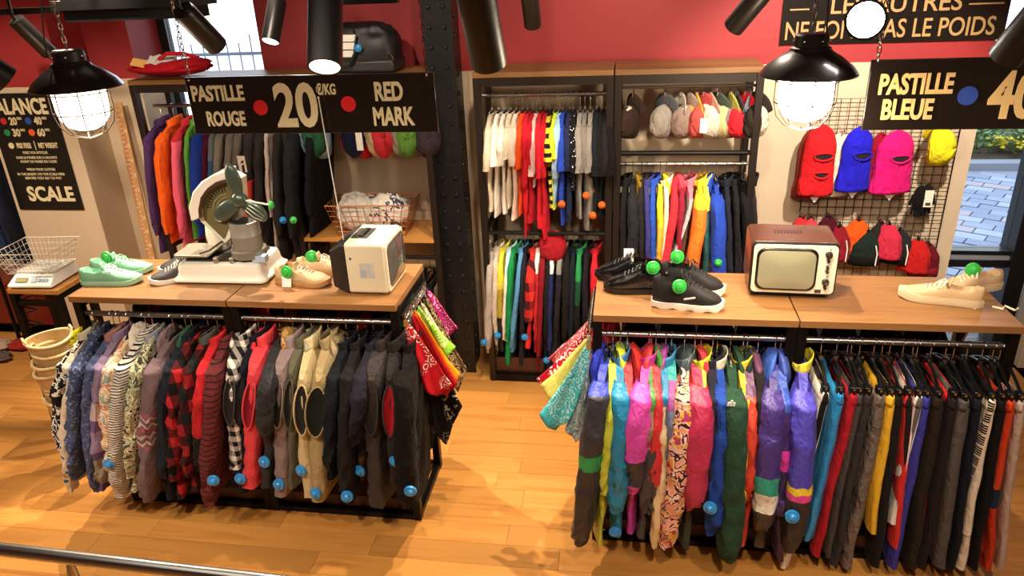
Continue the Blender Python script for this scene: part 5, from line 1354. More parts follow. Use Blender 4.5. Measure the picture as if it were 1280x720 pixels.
for i in range(10):
    a_ = math.radians(100 + i * 8.5); cx_, cy_ = 289, 258
    slab(outline([(cx_ + r_ * math.cos(a_ + d_), cy_ - r_ * math.sin(a_ + d_)) for r_, d_ in ((27, -.02), (27, .02), (21, .02), (21, -.02))]), -.034, -.028).build('dial_mark', P('#2c2a1e', .5), t)
for r_ in (18, 14): slab(outline([(289 + (r_ + .6) * math.cos(math.radians(q)), 258 - (r_ + .6) * math.sin(math.radians(q))) for q in range(95, 186, 9)] + [(289 + (r_ - .6) * math.cos(math.radians(q)), 258 - (r_ - .6) * math.sin(math.radians(q))) for q in range(185, 94, -9)]), -.034, -.028).build('dial_arc', P('#9c9068', .4), t)
hb = at(299, 250, Y=3.02) - SB
MB().ball(hb, (.040, .03, .038), 18, 12).build('hub', GRNM, t)
for ang, L_, ww in ((97, .155, .036), (214, .155, .040), (-40, .135, .042)):
    d = Vector((math.cos(math.radians(ang)), 0, math.sin(math.radians(ang))))
    M_ = Matrix.Translation(hb + d * L_ * .58) @ Matrix.Rotation(-math.radians(ang), 4, 'Y')
    m = MB().ball((0, 0, 0), (L_ * .52, .018, ww), 20, 12, M=M_)
    o = m.build('blade', GRNM, t)
    if ang < 0:
        for q in (-.02, 0, .02): MB().tube([M_ @ Vector((-.03, -.019, q * .8)), M_ @ Vector((.02, -.020, q)), M_ @ Vector((.055, -.012, q * .6))], .002, 6).build('rib', P('#a8aca0', .3, .5), o)
e = at(338, 257, Y=3.0) - SB
MB().tube([hb + Vector((.03, -.01, .0)), e], .0045, 8).build('tag_wire', P('#cfc8ba', .4), t)
o = MB().lathe([(.018, -.006), (.018, .004), (.012, .010), (0, .012)], 18, M=Matrix.Translation(e) @ Matrix.Rotation(math.pi / 2, 4, 'Y')).build('security_tag', TAGG, t)
p = at(321, 330, Y=2.98) - SB
bx((p.x - .035, -.10, .1), (p.x + .03, -.06, .13)).build('blue_label', P('#a8bcd4', .5), t)

# ------------------------------------------------------------------ price scale, baskets, buckets
t = thing('price_scale', 'white price scale with display on the small table', 'scale', (-3.235, 3.41, 1.0), math.radians(3))
m = MB().prism([(-.125, .008), (.125, .008), (.125, .05), (.10, .062), (-.11, .062)], -.13, .12)
MB().add([(-.13, -.135, .01), (.13, -.135, .01), (.13, .12, .01), (-.13, .12, .01), (-.13, -.135, .022), (.13, -.135, .022), (.115, -.07, .068), (-.115, -.07, .068), (.115, .115, .068), (-.115, .115, .068)],
         [(0, 3, 2, 1), (0, 1, 5, 4), (4, 5, 6, 7), (7, 6, 8, 9), (1, 2, 8, 6, 5), (3, 0, 4, 7, 9), (2, 3, 9, 8)]).build('body', P('#efece4', .35), t, bevel=.004)
bx((-.115, -.065, .07), (.115, .115, .078)).build('tray', P('#c9c5bb', .3, .4), t, bevel=.003)
Mx = Matrix.Translation((0, -.105, .045)) @ Matrix.Rotation(math.radians(35), 4, 'X')
bx((-.09, -.016, .001), (-.02, .012, .005), Mx).build('display', P('#8c8248', .3), t)
bx((.0, -.016, .001), (.03, .012, .004), Mx).build('keypad', P('#b8c4d0', .4), t)
for i in range(3): bx((.04 + i * .022, -.012, .001), (.055 + i * .022, .008, .004), Mx).build('key', P('#8aa4c8', .4), t)
for x in (-.11, .11):
    for y_ in (-.11, .1): MB().lathe([(.01, 0), (.01, .011)], 8, M=Matrix.Translation((x, y_, 0))).build('foot', BLK, t)


def wire_basket(loc, rz, label, W, D, H, mat, nx, ny, nzs, taper=.8, r=.0022, lean=0, group=None):
    assert label not in USED; USED.add(label)
    t = thing('wire_basket', label, 'basket', loc, rz, group)

    def q(u, v, z):   # u, v in -1..1
        k = taper + (1 - taper) * z / H; return Vector((u * W / 2 * k, v * D / 2 * k, z))
    MB().tube([q(-1, -1, H), q(1, -1, H), q(1, 1, H), q(-1, 1, H)], r * 2, 8, closed=True).build('rim', mat, t)
    m = MB()
    for j in range(nzs):
        z = H * j / nzs; m.tube([q(-1, -1, z), q(1, -1, z), q(1, 1, z), q(-1, 1, z)], r, 5, closed=True)
    for i in range(nx + 1):
        u = -1 + 2 * i / nx; m.tube([q(u, -1, H), q(u, -1, 0), q(u, 1, 0), q(u, 1, H)], r, 5)
    for i in range(ny + 1):
        v = -1 + 2 * i / ny; m.tube([q(-1, v, H), q(-1, v, 0), q(1, v, 0), q(1, v, H)], r, 5)
    m.build('wire_sides', mat, t)
    return t


wire_basket((-3.24, 3.42, 1.079), math.radians(4), 'chrome wire basket standing on the white price scale', .33, .28, .125, P('#d8d2c6', .3, .3), 12, 8, 4, .78, .0012)
COP = P('#a8683c', .35, .8)
BK0 = Vector((-1.585, 4.315, .991))
wire_basket(BK0, math.radians(2), 'copper wire basket of white shirts on the wooden shelf', .54, .27, .21, COP, 11, 6, 6, .78, .0022)


def crumple(name, label, cat, loc, size, mat, seed, group=None, amp=.3, parts=None, flat=.6):
    assert label not in USED, label
    USED.add(label)
    t = thing(name, label, cat, loc, 0, group); sx, sy, sz = size

    def fn(u, v):
        q = 2 * math.pi * u; a = math.pi * v
        n = Vector((math.cos(q) * math.sin(a), math.sin(q) * math.sin(a), math.cos(a)))
        k = 1 + amp * (.7 * ridge(n.x * 1.6, n.y * 1.6, n.z * 1.6, seed) + .5 * nz(n.x * 3.1, n.y * 3.1, n.z * 3.1, seed))
        return Vector((n.x * sx * k, n.y * sy * k, sz + n.z * sz * (k if n.z > 0 else 1)))
    MB().grid(fn, 40, 24, 0, True).build('cloth', mat, t, sharp=0)
    for (nm, bxa, m_) in (parts or []): bx(*bxa).build(nm, m_, t, bevel=.003)
    return t


crumple('folded_shirt', 'white shirt with navy band at the left in the copper basket', 'shirt', BK0 + Vector((-.11, -.01, .006)), (.12, .10, .125), F('b', 0, [(0, '#f0ebe2')]), 3, 'shirts in the copper basket')
crumple('folded_shirt', 'white printed shirt at the right in the copper basket', 'shirt', BK0 + Vector((.09, -.01, .006)), (.125, .10, .12), F('bl', 12, ['#ebe5da', '#ebe5da', '#ebe5da', '#4a4a68', '#ebe5da']), 8, 'shirts in the copper basket')
crumple('folded_shirt', 'navy and white shirt at the back of the copper basket', 'shirt', BK0 + Vector((-.06, .07, .10)), (.08, .03, .06), F('st', '#20264a', '#e8e2d8', .03, .6), 12, 'shirts in the copper basket')
crumple('folded_shirt', 'grey shirt at the back right of the copper basket', 'shirt', BK0 + Vector((.12, .06, .10)), (.08, .04, .06), S('#a8a29c'), 15, 'shirts in the copper basket')

WICK = P('#c2a06c', .7, bump=.4, bscale=50); RIMW = P('#d9c08c', .6)
for k in range(9):
    z0 = .058 * k; big = k > 4
    lb = f'{["lowest", "second", "third", "fourth", "fifth", "sixth", "seventh", "eighth", "topmost"][k]} beige tub counted upwards in the nested stack by the left rack'
    t = thing('shopping_tub', lb, 'tub', (-2.985 + .012 * math.sin(k * 2.1), 3.05 + .008 * math.cos(k * 1.7), z0 + .001), k * .5, 'nested shopping tubs')
    r0, r1, h_ = .07, .10 + .008 * big, .36
    MB().lathe([(0, .0), (r0, 0), (r0 * 1.02, .006), (r1, h_), (r1 - .006, h_), (r0 - .004, .008), (0, .008)], 30).build('bucket', WICK, t, sharp=50)
    MB().tube([((r1 + .002) * math.cos(q * .2094), (r1 + .002) * math.sin(q * .2094), h_ + .006 * math.cos(q * .4188)) for q in range(30)], .008, 8, closed=True).build('rim', RIMW, t)
    for sg in (-1, 1): MB().tube([(sg * (r1 - .010), -.04, h_ - .004), (sg * (r1 + .004), -.025, h_ + .03), (sg * (r1 + .004), .025, h_ + .03), (sg * (r1 - .010), .04, h_ - .004)], .006, 6).build('handle', RIMW, t)
t = thing('coiled_cable', 'black coiled cable hanging under the small table', 'cable', (-3.33, 3.33, .44))
MB().tube([(.05 * math.cos(q * .55), .02 * math.sin(q * .55), .50 - q * .0075) for q in range(66)], .005, 6).build('coil', P('#1a1a1c', .5), t)

# ------------------------------------------------------------------ bags on the wall units
t = thing('sports_bag', 'black sports bag with three white bars on top of the wall unit', 'bag', (-1.56, 4.36, 1.981), 0)
def bag(u, v):
    q = 2 * math.pi * u; a = math.pi * v; sx, sy, sz = .235, .13, .135
    c, s_ = math.cos(q), math.sin(q)
    ex = lambda z_: math.copysign(abs(z_) ** .55, z_)
    n = Vector((ex(c) * math.sin(a) ** .6, ex(s_) * math.sin(a) ** .6, ex(math.cos(a))))
    k = .07 * ridge(n.x * 2, n.y * 2, n.z * 2, 5) + .05 * nz(n.x * 4, n.y * 4, n.z * 4, 2)
    k *= max(0, n.z + .5)
    return Vector((n.x * sx * (1 + k) * (1 - .1 * max(0, n.z)), n.y * sy * (1 + k) * (1 - .3 * max(0, n.z)), sz + n.z * sz * (1 + k)))
MB().grid(bag, 48, 26, 0, True).build('body', P('#1b1a1c', .5, bump=.2, bscale=20), t, sharp=0)
bx((-.225, -.128, .004), (.225, .125, .075)).build('base_panel', P('#2b2b2e', .45), t, bevel=.015)
for i in range(3):
    a = .10 + i * .042
    MB().prism([(-.20, a), (.015 - .010 * (2 - i), a - .004), (.025 - .010 * (2 - i), a + .032), (-.20, a + .036)], -.150, -.126).build('white_bar', WHITE, t)
o = MB().lathe([(.022, 0), (.022, .006), (.012, .012), (0, .016)], 18, M=Matrix.Translation((.035, -.152, .145)) @ Matrix.Rotation(math.pi / 2, 4, 'X')).build('security_tag', TAGB, t)
MB().tube([(-.15, -.13, .06), (-.12, -.155, .03), (-.03, -.155, .05), (.02, -.15, .13), (.0, -.09, .235)], .009, 8).build('strap', P('#151416', .5), t)
MB().tube([(.19, -.10, .11), (.21, -.12, .10), (.22, -.10, .075)], .006, 6).build('buckle', CHROME, t)

t = thing('red_bag', 'open red bag stuffed with papers on the left wall unit', 'bag', (-2.78, 4.33, 1.981))
def rb(u, v):
    q = 2 * math.pi * u; a = math.pi * v; c, s_ = math.cos(q), math.sin(q)
    n = Vector((c * math.sin(a), s_ * math.sin(a), math.cos(a)))
    k = 1 + .16 * ridge(n.x * 2, n.y * 2, n.z * 2, 9)
    hz = .055 + .03 * max(0, n.x)
    return Vector((n.x * .27 * k, n.y * .10 * k, hz * .8 + n.z * hz * .8 * (k if n.z > 0 else 1)))
MB().grid(rb, 44, 20, 0, True).build('body', S('#b01420', rough=.6), t, sharp=0)
MB().tube([(-.05, -.02, .10), (.02, -.04, .135), (.12, -.02, .13), (.2, .0, .10)], .012, 8).build('strap', S('#c01c28'), t)
for (x, y_, z, c, rr) in ((-.16, -.05, .085, '#e8b060', .3), (-.10, -.02, .10, '#e8e4dc', -.3), (-.05, -.04, .09, '#d8d0c8', .5), (-.02, .0, .10, '#c8ccc4', .1)):
    bx((-.05, -.035, -.003), (.05, .035, .003), Matrix.Translation((x, y_, z)) @ Matrix.Rotation(rr, 4, 'Z') @ Matrix.Rotation(rr * .8, 4, 'Y') @ Matrix.Rotation(.5, 4, 'X')).build('paper', P(c, .7), t)

# ------------------------------------------------------------------ signs
def lettering(txt, x0, x1, z0, z1, y, mat, parent, bold=.035, ext=.002):
    cu = bpy.data.curves.new('lettering', 'FONT'); cu.body = txt; cu.size = 1; cu.offset = bold; cu.resolution_u = 4; cu.extrude = .5
    o = bpy.data.objects.new('tmp', cu); COL.objects.link(o); bpy.context.view_layer.update()
    me = bpy.data.meshes.new_from_object(o.evaluated_get(bpy.context.evaluated_depsgraph_get()))
    bpy.data.objects.remove(o)
    xs = [v.co.x for v in me.vertices]; ys = [v.co.y for v in me.vertices]
    ax, bx_, ay, by = min(xs), max(xs), min(ys), max(ys)
    for v in me.vertices:
        v.co = (x0 + (v.co.x - ax) / (bx_ - ax) * (x1 - x0), y - ext * (v.co.z + .5), z0 + (v.co.y - ay) / (by - ay) * (z1 - z0))
    me.materials.clear(); me.materials.append(mat); me.name = 'lettering'
    q = bpy.data.objects.new('lettering', me); COL.objects.link(q); q.parent = parent
    return q


def disc(x, z, y, r, mat, parent, name='colour_dot'):
    return MB().lathe([(r, 0), (r, .002), (0, .0021)], 36, M=Matrix.Translation((x, y, z)) @ Matrix.Rotation(math.pi / 2, 4, 'X')).build(name, mat, parent)


def chain(p0, p1, r=.009, wire=.0022):
    p0, p1 = Vector(p0), Vector(p1); d = p1 - p0; n = max(2, int(d.length / (r * 2.6))); m = MB(); ax = d.normalized()
    s1 = ax.cross(Vector((0, 1, 0))).normalized(); s2 = ax.cross(s1)
    for i in range(n):
        c = p0 + d * (i + .5) / n; sd = s1 if i % 2 else s2
        m.tube([c + ax * (r * 1.7 * math.cos(q * .7854)) + sd * (r * .8 * math.sin(q * .7854)) for q in range(8)], wire, 5, closed=True)
    return m


LET = P('#e6dbb0', .5); SIGNM = P('#17120f', .22, 0, .3)
def sign_frame(label, name, c0, c1, th_=.012, Y=3.0):
    """panel from upper-left photo corner c0 to lower-right corner c1 on the plane y = Y"""
    a, b = at(*c0, Y=Y), at(*c1, Y=Y)
    t = thing(name, label, 'sign', ((a.x + b.x) / 2, Y, b.z)); w_, h_ = b.x - a.x, a.z - b.z
    bx((-w_ / 2, 0, 0), (w_ / 2, th_, h_)).build('panel', SIGNM, t, bevel=.002)
    return t, w_, h_


# left sign
t, w_, h_ = sign_frame('long black hanging sign with red dots reading PASTILLE ROUGE 20', 'hanging_sign', (230, 97), (548, 165), Y=3.0)
u = w_ / 320; X = lambda px: -w_ / 2 + (px - 228) * u
ZC = lambda f: h_ * f
lettering('PASTILLE', X(234), X(304), ZC(.58), ZC(.86), -.001, LET, t); lettering('ROUGE', X(248), X(300), ZC(.14), ZC(.41), -.001, LET, t)
disc(X(323), ZC(.46), -.001, .032, P('#e0222a', .4), t)
lettering('20', X(342), X(398), ZC(.10), ZC(.88), -.001, LET, t, .03)
lettering('€/KG', X(399), X(424), ZC(.66), ZC(.86), -.001, LET, t)
disc(X(438), ZC(.50), -.001, .032, P('#e0222a', .4), t)
lettering('RED', X(473), X(508), ZC(.54), ZC(.86), -.001, LET, t); lettering('MARK', X(468), X(520), ZC(.12), ZC(.44), -.001, LET, t)
zt = 3.29 - t.location.z
chain((-w_ / 2 + .02, .006, h_ - .005), (-w_ / 2 + .0, .006, zt)).build('chain', CHROME, t); chain((w_ / 2 - .03, .006, h_ - .005), (w_ / 2 - .03, .006, zt)).build('chain', P('#3a3836', .3, .8), t)
for x in (-w_ / 2 + .02, w_ / 2 - .03): MB().ball((x, -.001, h_ - .012), .005, 8, 6).build('screw', CHROME, t)
a, b = at(398, 122, Y=2.97) - t.location, at(430, 303, Y=2.97) - t.location
MB().tube([a, (a + b) / 2, b], .0022, 6).ball(b, .006, 8, 6).ball(a, .005, 8, 6).build('pull_cord', P('#d8d4cc', .4), t)
# right sign
a = at(1090, 75, Y=2.7); b = at(1078, 163, Y=2.7)
t = thing('hanging_sign', 'black hanging sign with blue dot reading PASTILLE BLEUE 4', 'sign', (a.x, 2.7, b.z)); h_ = a.z - b.z; w_ = .62
bx((0, 0, 0), (w_, .012, h_)).build('panel', SIGNM, t, bevel=.002)
u = (at(1240, 120, Y=2.7).x - at(1100, 120, Y=2.7).x) / 140; X = lambda px: (px - 1085) * u
LET2 = P('#cfae74', .5); LET3 = P('#a88350', .5)
lettering('PASTILLE', X(1099), X(1192), ZC(.51), ZC(.81), -.001, LET2, t); lettering('BLEUE', X(1107), X(1172), ZC(.15), ZC(.45), -.001, LET2, t)
disc(X(1212), ZC(.48), -.001, .031, P('#2a4698', .4), t)
lettering('40', X(1238), X(1300), ZC(.14), ZC(.82), -.001, LET2, t, .03)
lettering('€/KG', X(1303), X(1328), ZC(.62), ZC(.82), -.001, LET2, t)
chain((.02, .006, h_ - .005), (.02, .006, 3.29 - t.location.z)).build('chain', CHROME, t); chain((w_ - .02, .006, h_ - .005), (w_ - .02, .006, 3.29 - t.location.z)).build('chain', CHROME, t)
# sign on the red wall
a, b = at(980, 0, Y=4.58), at(1254, 52, Y=4.58)
t = thing('wall_sign', 'black sign on the red wall reading NE FONT PAS LE POIDS', 'sign', (a.x, 4.585, at(1115, 53, Y=4.58).z)); w_ = b.x - a.x; h_ = .30
bx((0, 0, 0), (w_, .014, h_)).build('panel', SIGNM, t, bevel=.002)
u = w_ / 274; X = lambda px: (px - 980) * u; Zp = lambda py: (53 - py) * u
lettering('NE FONT PAS LE POIDS', X(986), X(1241), Zp(47), Zp(24), -.001, LET3, t, .01); lettering('LES AUTRES', X(1040), X(1197), Zp(16), Zp(-6), -.001, LET3, t, .01)
for x0, x1 in ((989, 1013), (1205, 1246)): bx((X(x0), -.003, Zp(10)), (X(x1), -.001, Zp(8.2))).build('dash', LET3, t)
# poster by the price scale
a, b = at(-14, 120, Y=4.298), at(104, 260, Y=4.298)
t = thing('scale_poster', 'black poster with white lettering SCALE on the beige pier', 'poster', (-4.10, 4.297, 1.125))
w_ = -3.615 + 4.10; h_ = .775
bx((0, -.006, 0), (w_, .0, h_)).build('panel', P('#15110f', .4), t)
PL = P('#ded0a4', .5)
lettering('BALANCE', .015, w_ - .05, h_ - .135, h_ - .03, -.007, PL, t)
for (x, z, c, tx) in ((.09, .60, '#c02830', '20'), (.27, .60, '#2c52b0', '40'), (.09, .525, '#1f8a4c', '30'), (.27, .525, '#e0602c', '60')):
    disc(x, z, -.007, .022, P(c, .5), t); lettering(tx, x + .04, x + .095, z - .026, z + .026, -.007, PL, t); lettering('€/KG', x + .10, x + .135, z + .008, z + .026, -.007, PL, t)
disc(.09, .44, -.007, .02, PL, t)
lettering('PRIX FIXES', .13, .235, .422, .458, -.007, PL, t); bx((.262, -.009, .41), (.267, -.007, .47)).build('divider', PL, t); lettering('NET WEIGHT', .29, .43, .422, .458, -.007, PL, t)
for (z, s_, x0, x1) in ((.385, 'PESEZ VOS ARTICLES', .16, .34), (.352, 'DANS LE PANIER SUR LA BALANCE', .10, .40), (.325, 'AVANT DE PASSER EN CAISSE', .12, .39), (.272, 'WEIGH YOUR CLOTHES', .15, .36), (.240, 'IN THE BASKET ON THE SCALE HERE', .07, .42), (.213, 'BEFORE YOU GO TO PAY', .12, .39)):
    lettering(s_, x0, x1, z, z + .017, -.007, PL, t, .01)
lettering('SCALE', .10, w_ - .04, .06, .165, -.007, PL, t)
# long wooden measuring rule leaning on the pier's flank
a, b = at(141, 133, Y=4.5), at(180, 332, Y=4.35)
t = thing('measuring_rule', 'long worn wooden measuring rule leaning beside the left wall unit', 'ruler', (b.x, 4.40, 0))
rl = MB().prism([(-.028, 0), (.028, 0), (.028, 1.79), (-.028, 1.79)], -.006, .006)
rl.build('stick', wood('rule_wood', '#c89a62', '#a8503c', .8, .6, 2, False), t)
for i in range(58): bx((-.026 if i % 5 == 0 else -.012, -.0075, .03 + i * .03), (.0, -.006, .034 + i * .03)).build('mark', P('#f0dcb4', .6), t)
for i in range(17): lettering(str(i + 1), .004, .022, .095 + i * .1, .12 + i * .1, -.006, P('#f0dcb4', .6), t, .01, .001)
t.rotation_euler = (math.radians(-4.5), 0, math.radians(14)); t.location = (b.x - .0, 4.41, .003)

# ------------------------------------------------------------------ lamps
def pendant(cx, cy, zb, label, rad, watt, seed):
    """enamel shade with caged glass; zb = bottom edge of the shade"""
    assert label not in USED; USED.add(label)
    t = thing('pendant_lamp', label, 'lamp', (cx, cy, zb), seed, 'caged pendant lamps'); k = rad / .19
    SH = P('#1c1412', .3, .2, .5)
    MB().lathe([(.19 * k, 0), (.192 * k, .004), (.17 * k, .035 * k), (.12 * k, .075 * k), (.085 * k, .095 * k), (.078 * k, .105 * k), (.074 * k, .102 * k), (.115 * k, .068 * k), (.165 * k, .028 * k), (.185 * k, .001)], 40).build('shade', SH, t)
    MB().lathe([(.078 * k, .10 * k), (.08 * k, .108 * k), (.066 * k, .114 * k), (.066 * k, .155 * k), (.058 * k, .163 * k), (0, .165 * k)], 12).build('neck', P('#201917', .4, .3), t)
    for i in range(6): MB().ball((.068 * k * math.cos(i * 1.047), .068 * k * math.sin(i * 1.047), .135 * k), .006 * k, 8, 6).build('bolt', CHROME, t)
    gz = [(.105, .06), (.112, .02), (.108, -.09), (.10, -.13), (.075, -.165), (.04, -.182), (0, -.187)]
    g = NT('lamp_glass_' + str(seed)); g.base('#fff3dc'); g.b.inputs['Emission Color'].default_value = (1, .86, .62, 1); g.b.inputs['Emission Strength'].default_value = watt
    g.b.inputs['Roughness'].default_value = .2
    MB().lathe([(r * k, z * k) for r, z in gz], 28).build('glass', g.m, t)
    WM = P('#3a2f29', .35, .7)
    m = MB()
    for z, r in ((-.02, .124), (-.105, .122)):
        m.tube([(r * k * math.cos(q * .2244), r * k * math.sin(q * .2244), z * k) for q in range(28)], .0028 * k, 6, closed=True)
    for i in range(4):
        a = i * math.pi / 4 + .4; c, s_ = math.cos(a), math.sin(a)
        pr = [(.122, .02), (.124, -.10), (.11, -.16), (.075, -.20), (0, -.222), (-.075, -.20), (-.11, -.16), (-.124, -.10), (-.122, .02)]
        m.tube([(r * k * c, r * k * s_, z * k) for r, z in pr], .0028 * k, 6)
    m.build('cage', WM, t)
    chain((0, 0, .165 * k), (0, 0, 3.29 - zb), .010, .0025).build('chain', P('#8a8478', .3, .8), t)
    MB().tube([(-.05 * k, 0, .12 * k), (-.085 * k, 0, .14 * k), (-.08 * k, 0, .2 * k), (-.02, 0, .5), (0, .01, 3.29 - zb)], .003, 6).build('cable', P('#1a1210', .5), t)
    l = bpy.data.lights.new('lamp_light', 'POINT'); l.energy = watt * 1.1; l.color = (1, .8, .55); l.shadow_soft_size = .09 * k
    o = bpy.data.objects.new('lamp_light', l); COL.objects.link(o); o.parent = t; o.location = (0, 0, -.26 * k)
    return t


pendant(-2.39, 3.0, 2.112, 'caged black pendant lamp over the left end of the left rack', .187, 7, 1)
pendant(.572, 2.6, 2.163, 'caged black pendant lamp left of the PASTILLE BLEUE sign', .152, 26, 2)


def track_lamp(loc, dirv, label, r=.046, L=.24, lit=0, stem=None):
    """loc = centre of the open end, dirv = where the light points"""
    assert label not in USED; USED.add(label)
    t = thing('spotlight', label, 'spotlight', loc, 0, 'black cylinder spotlights'); d = Vector(dirv).normalized()
    M_ = (d.to_track_quat('-Z', 'Y')).to_matrix().to_4x4()
    MB().lathe([(r * .86, .0), (r, 0), (r, L), (r * .9, L + .012), (0, L + .012)], 32, M=M_, cap=False).build('housing', P('#171412', .38, .2), t)
    MB().lathe([(r * .86, .001), (r * .8, .03), (r * .5, .055), (0, .06)], 24, M=M_, cap=False).build('reflector', P((.95, .9, .82), .25, .2 if not lit else 0, emit=lit), t)
    b = M_ @ Vector((0, 0, L + .01)); top = Vector(stem) - Vector(loc) if stem else b + Vector((0, .0, 3.26 - (loc[2] + b.z)))
    MB().tube([M_ @ Vector((0, 0, L * .7)), M_ @ Vector((0, 0, L + .03)), (b + top) / 2 + Vector((0, 0, .02)), top], .008, 8).build('stem', BLKMET, t)
    bx((-.02, -.05, -.02), (.02, .05, .02), Matrix.Translation(top)).build('adapter', BLKMET, t)
    return t


def px3(u, v, Y): return tuple(at(u, v, Y=Y))
track_lamp(px3(406, 84, 2.0), (.10, -.62, -.9), 'large black spotlight with lit end just above the €/KG lettering', .048, .36, 3)
track_lamp(px3(611, 78, 1.9), (.02, .55, -.9), 'black spotlight right of the riveted column, pointing down', .046, .36, 0)
track_lamp(px3(338, 52, 3.4), (-.10, -.5, -.85), 'small black spotlight with lit end between the upper left window and sports bag', .042, .19, 3)
track_lamp(px3(271, 57, 3.0), (.12, .6, -.6), 'black spotlight tilted before the window at the left', .045, .2, 0)
track_lamp(px3(666, 31, 3.6), (.0, .55, -.8), 'small black spotlight above the T-shirt wall unit', .04, .2, 0)
track_lamp(px3(917, 34, 3.2), (-.45, .5, -.7), 'black spotlight slanting over the cap rail', .042, .2, 0)
track_lamp(px3(62, 66, 3.6), (.18, .5, -.75), 'small black spotlight before the red wall at far left', .04, .2, 0)
track_lamp(px3(10, 100, 2.6), (.45, .5, -.7), 'large black spotlight cut off by the left picture edge', .052, .26, 0)
track_lamp(px3(1256, 72, 2.2), (-.25, .5, -.85), 'grey black spotlight at the right end of the blue sign', .044, .24, 0)
gp = Vector(px3(1082, 25, 2.5))
gd = (CP - gp).normalized()
track_lamp(tuple(gp), gd, 'lit spotlight glaring towards the aisle before the red wall sign', .06, .16, 30)
for (x0, x1, y_, z, nm) in ((-3.6, -1.9, 3.62, 2.395, 'black lamp track at the far left below the ceiling'),):
    t = thing('lamp_track', nm, 'track', (x0, y_, z)); bx((0, -.018, -.0), (x1 - x0 - .6, .018, .03)).build('rail', BLKMET, t)
    for x in (.1, x1 - x0 - .7): MB().tube([(x, 0, .03), (x, 0, 3.3 - z)], .005, 6).build('hanger_rod', BLKMET, t)
a, b = at(426, 6, Y=3.3), at(498, 4, Y=3.3)
t = thing('lamp_track', 'short black lamp track above the sports bag', 'track', (a.x, 3.3, a.z)); bx((-.1, -.02, 0), (b.x - a.x, .02, .04)).build('rail', BLKMET, t)
MB().tube([(.05, 0, .04), (.05, 0, 3.3 - a.z)], .006, 6).build('hanger_rod', BLKMET, t)

# ------------------------------------------------------------------ far left and foreground
t = thing('clothes_stand', 'dark clothes stand in the recess left of the pier', 'clothes stand', (-4.62, 4.45, 0))
for x in (0, .46): MB().tube([(x, 0, 0), (x, 0, 1.6)], .014, 8).build('post', BLKMET, t); bx((x - .02, -.2, 0), (x + .02, .2, .03)).build('foot', BLKMET, t)
MB().tube([(0, 0, 1.6), (.46, 0, 1.6)], .014, 8).build('rail', BLKMET, t)
for k, (x, c, nm) in enumerate(((-4.18, '#1b2234', 'midnight blue'), (-4.27, '#2a3a64', 'denim blue'), (-4.36, '#17181c', 'black'), (-4.45, '#24304e', 'dark blue'))):
    garment('jacket', (x, 4.45, 1.6), R.uniform(-.1, .1), .86, S(c), f'{nm} jacket on the stand at the far left', 'jacket', 'jackets on the far left stand', 460 + k, th=.034, low=True, slen=.6, srx=.04)
    hanger(False, (x, 4.45, 1.6), 0, f'black hanger of the {nm} jacket at far left', 'hangers on the far left stand', .17)
t = thing('red_bench', 'low dark red cabinet on the floor at the far left', 'cabinet', (-5.1, 4.62, 0))
bx((-.2, 0, .06), (.72, .3, .40)).build('body', P('#7a2418', .35, 0, .2), t, bevel=.01); bx((-.21, -.01, .40), (.73, .31, .43)).build('top', P('#8a3020', .35), t)
for x in (-.15, .62): bx((x, .03, 0), (x + .05, .27, .06)).build('foot', BLK, t)
for x in (.12, .42): MB().ball((x, -.012, .24), .014, 10, 7).build('knob', P('#b8a080', .4, .5), t)
for k, (x, y_, z, sz, c, lb) in enumerate(((-4.72, 4.32, 0, (.13, .09, .035), '#c8a48c', 'beige folded cloth on the floor before the red cabinet'), (-4.52, 4.36, 0, (.12, .08, .03), '#a83028', 'red folded cloth on the floor before the cabinet'), (-4.60, 4.16, 0, (.14, .08, .03), '#6a5a50', 'brown folded cloth lying nearest on the floor'))):
    crumple('folded_cloth', lb, 'cloth', (x, y_, z), sz, S(c), 30 + k, 'cloths on the floor')
a, b = at(-40, 682, Z=.9), at(300, 722, Z=.9)
t = thing('handrail', 'brushed steel handrail crossing the lower left corner', 'handrail', (a.x, a.y, 0)); e = b - a
MB().tube([(-.6 * e.x, -.6 * e.y, .9), (e.x * 1.6, e.y * 1.6, .9)], .0215, 20).build('rail', STEEL, t)
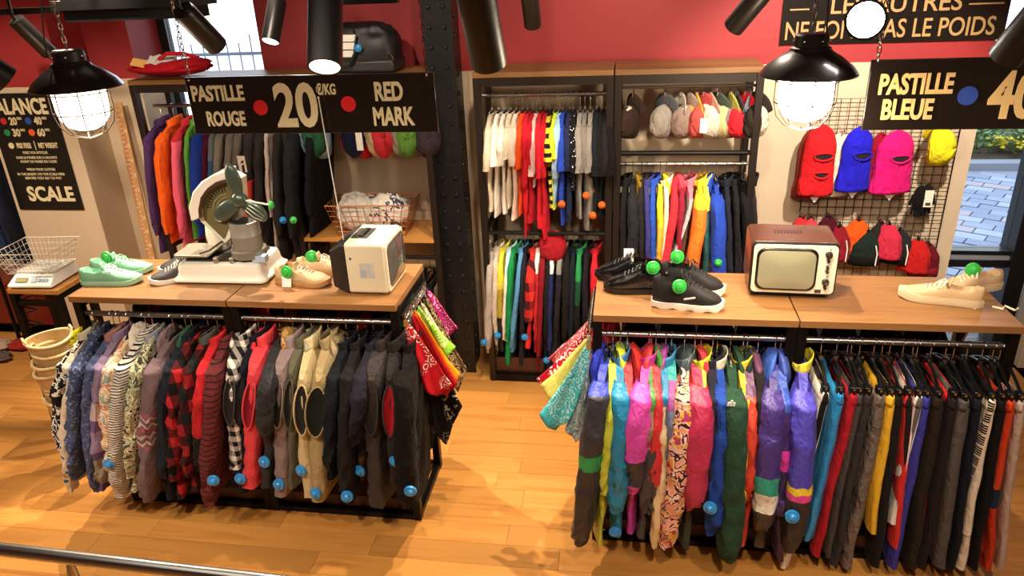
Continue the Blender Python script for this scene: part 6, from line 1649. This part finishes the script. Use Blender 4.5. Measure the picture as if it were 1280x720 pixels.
for f in (.38, 1.3): MB().tube([(e.x * f, e.y * f, 0), (e.x * f, e.y * f, .84), (e.x * f, e.y * f, .885)], [.016, .016, .007], 12).build('post', STEEL, t)
# red cloth hanging over the lower rail of the T-shirt unit
p = at(690, 298, Y=SY + .04)
t = thing('red_beanie', 'red knitted hat lying over the hangers of the lower rail', 'hat', (p.x, SY + .07, 1.035))
MB().grid(lambda u, v: Vector((.085 * math.cos(6.283 * u) * math.sin(math.pi * (.04 + .92 * v)) ** .7 * (1 + .12 * nz(u * 9, v * 4, 3)), .05 * math.sin(6.283 * u) * math.sin(math.pi * (.04 + .92 * v)), -.10 + .10 * math.cos(math.pi * v) + .012 * nz(u * 6, v * 5, 7))), 24, 16, 0, True).build('knit', KN('#b02430'), t, sharp=0)
for k, (u0, v0, pts) in enumerate(((1212, 383, ((0, 0, .008), (.004, -.035, .004), (.012, -.115, .002), (.008, -.145, -.02), (-.004, -.148, -.07), (-.018, -.147, -.13))), (1240, 385, ((0, 0, .006), (.03, -.02, .006), (.05, .01, .006), (.07, -.03, .006), (.09, -.01, .006))))):
    p = at(u0, v0, Z=1.2)
    nm = ('loose white shoelace trailing over the front edge of the right table', 'loose cream shoelace coiled on the table behind the cream trainers')[k]
    t = thing('shoelace', nm, 'shoelace', (p.x, p.y + (.1 if k == 0 else 0), 1.2), 0)
    MB().tube(pts, .0045, 6).build('lace', P('#f0e6d0', .8), t)
p = None
for nm_, u, v, ps in (('forest', 914, 504, (((-.5, -.4), (-.25, -.4), (-.1, .1), (-.4, .1)), ((-.15, -.4), (.1, -.4), (.2, .4), (-.05, .4)), ((.2, -.4), (.5, -.4), (.5, .1), (.28, .1)))),):
    g_ = rro[15]; yy = 2.5
    for _ in range(4):
        p = at(u, v, Y=yy); q = surf_y(g_, p.x, p.z)
        if q is not None: yy = q - .002
    rz_ = g_.rotation_euler.z; p = Matrix.Rotation(-rz_, 3, 'Z') @ (at(u, v, Y=yy) - g_.location); m = MB()
    for poly in ps: m.prism([(p.x + x * .03, p.z + z * .03) for x, z in poly], p.y - .003, p.y + .002)
    m.build('emblem', P('#e4e0d8', .7), g_)
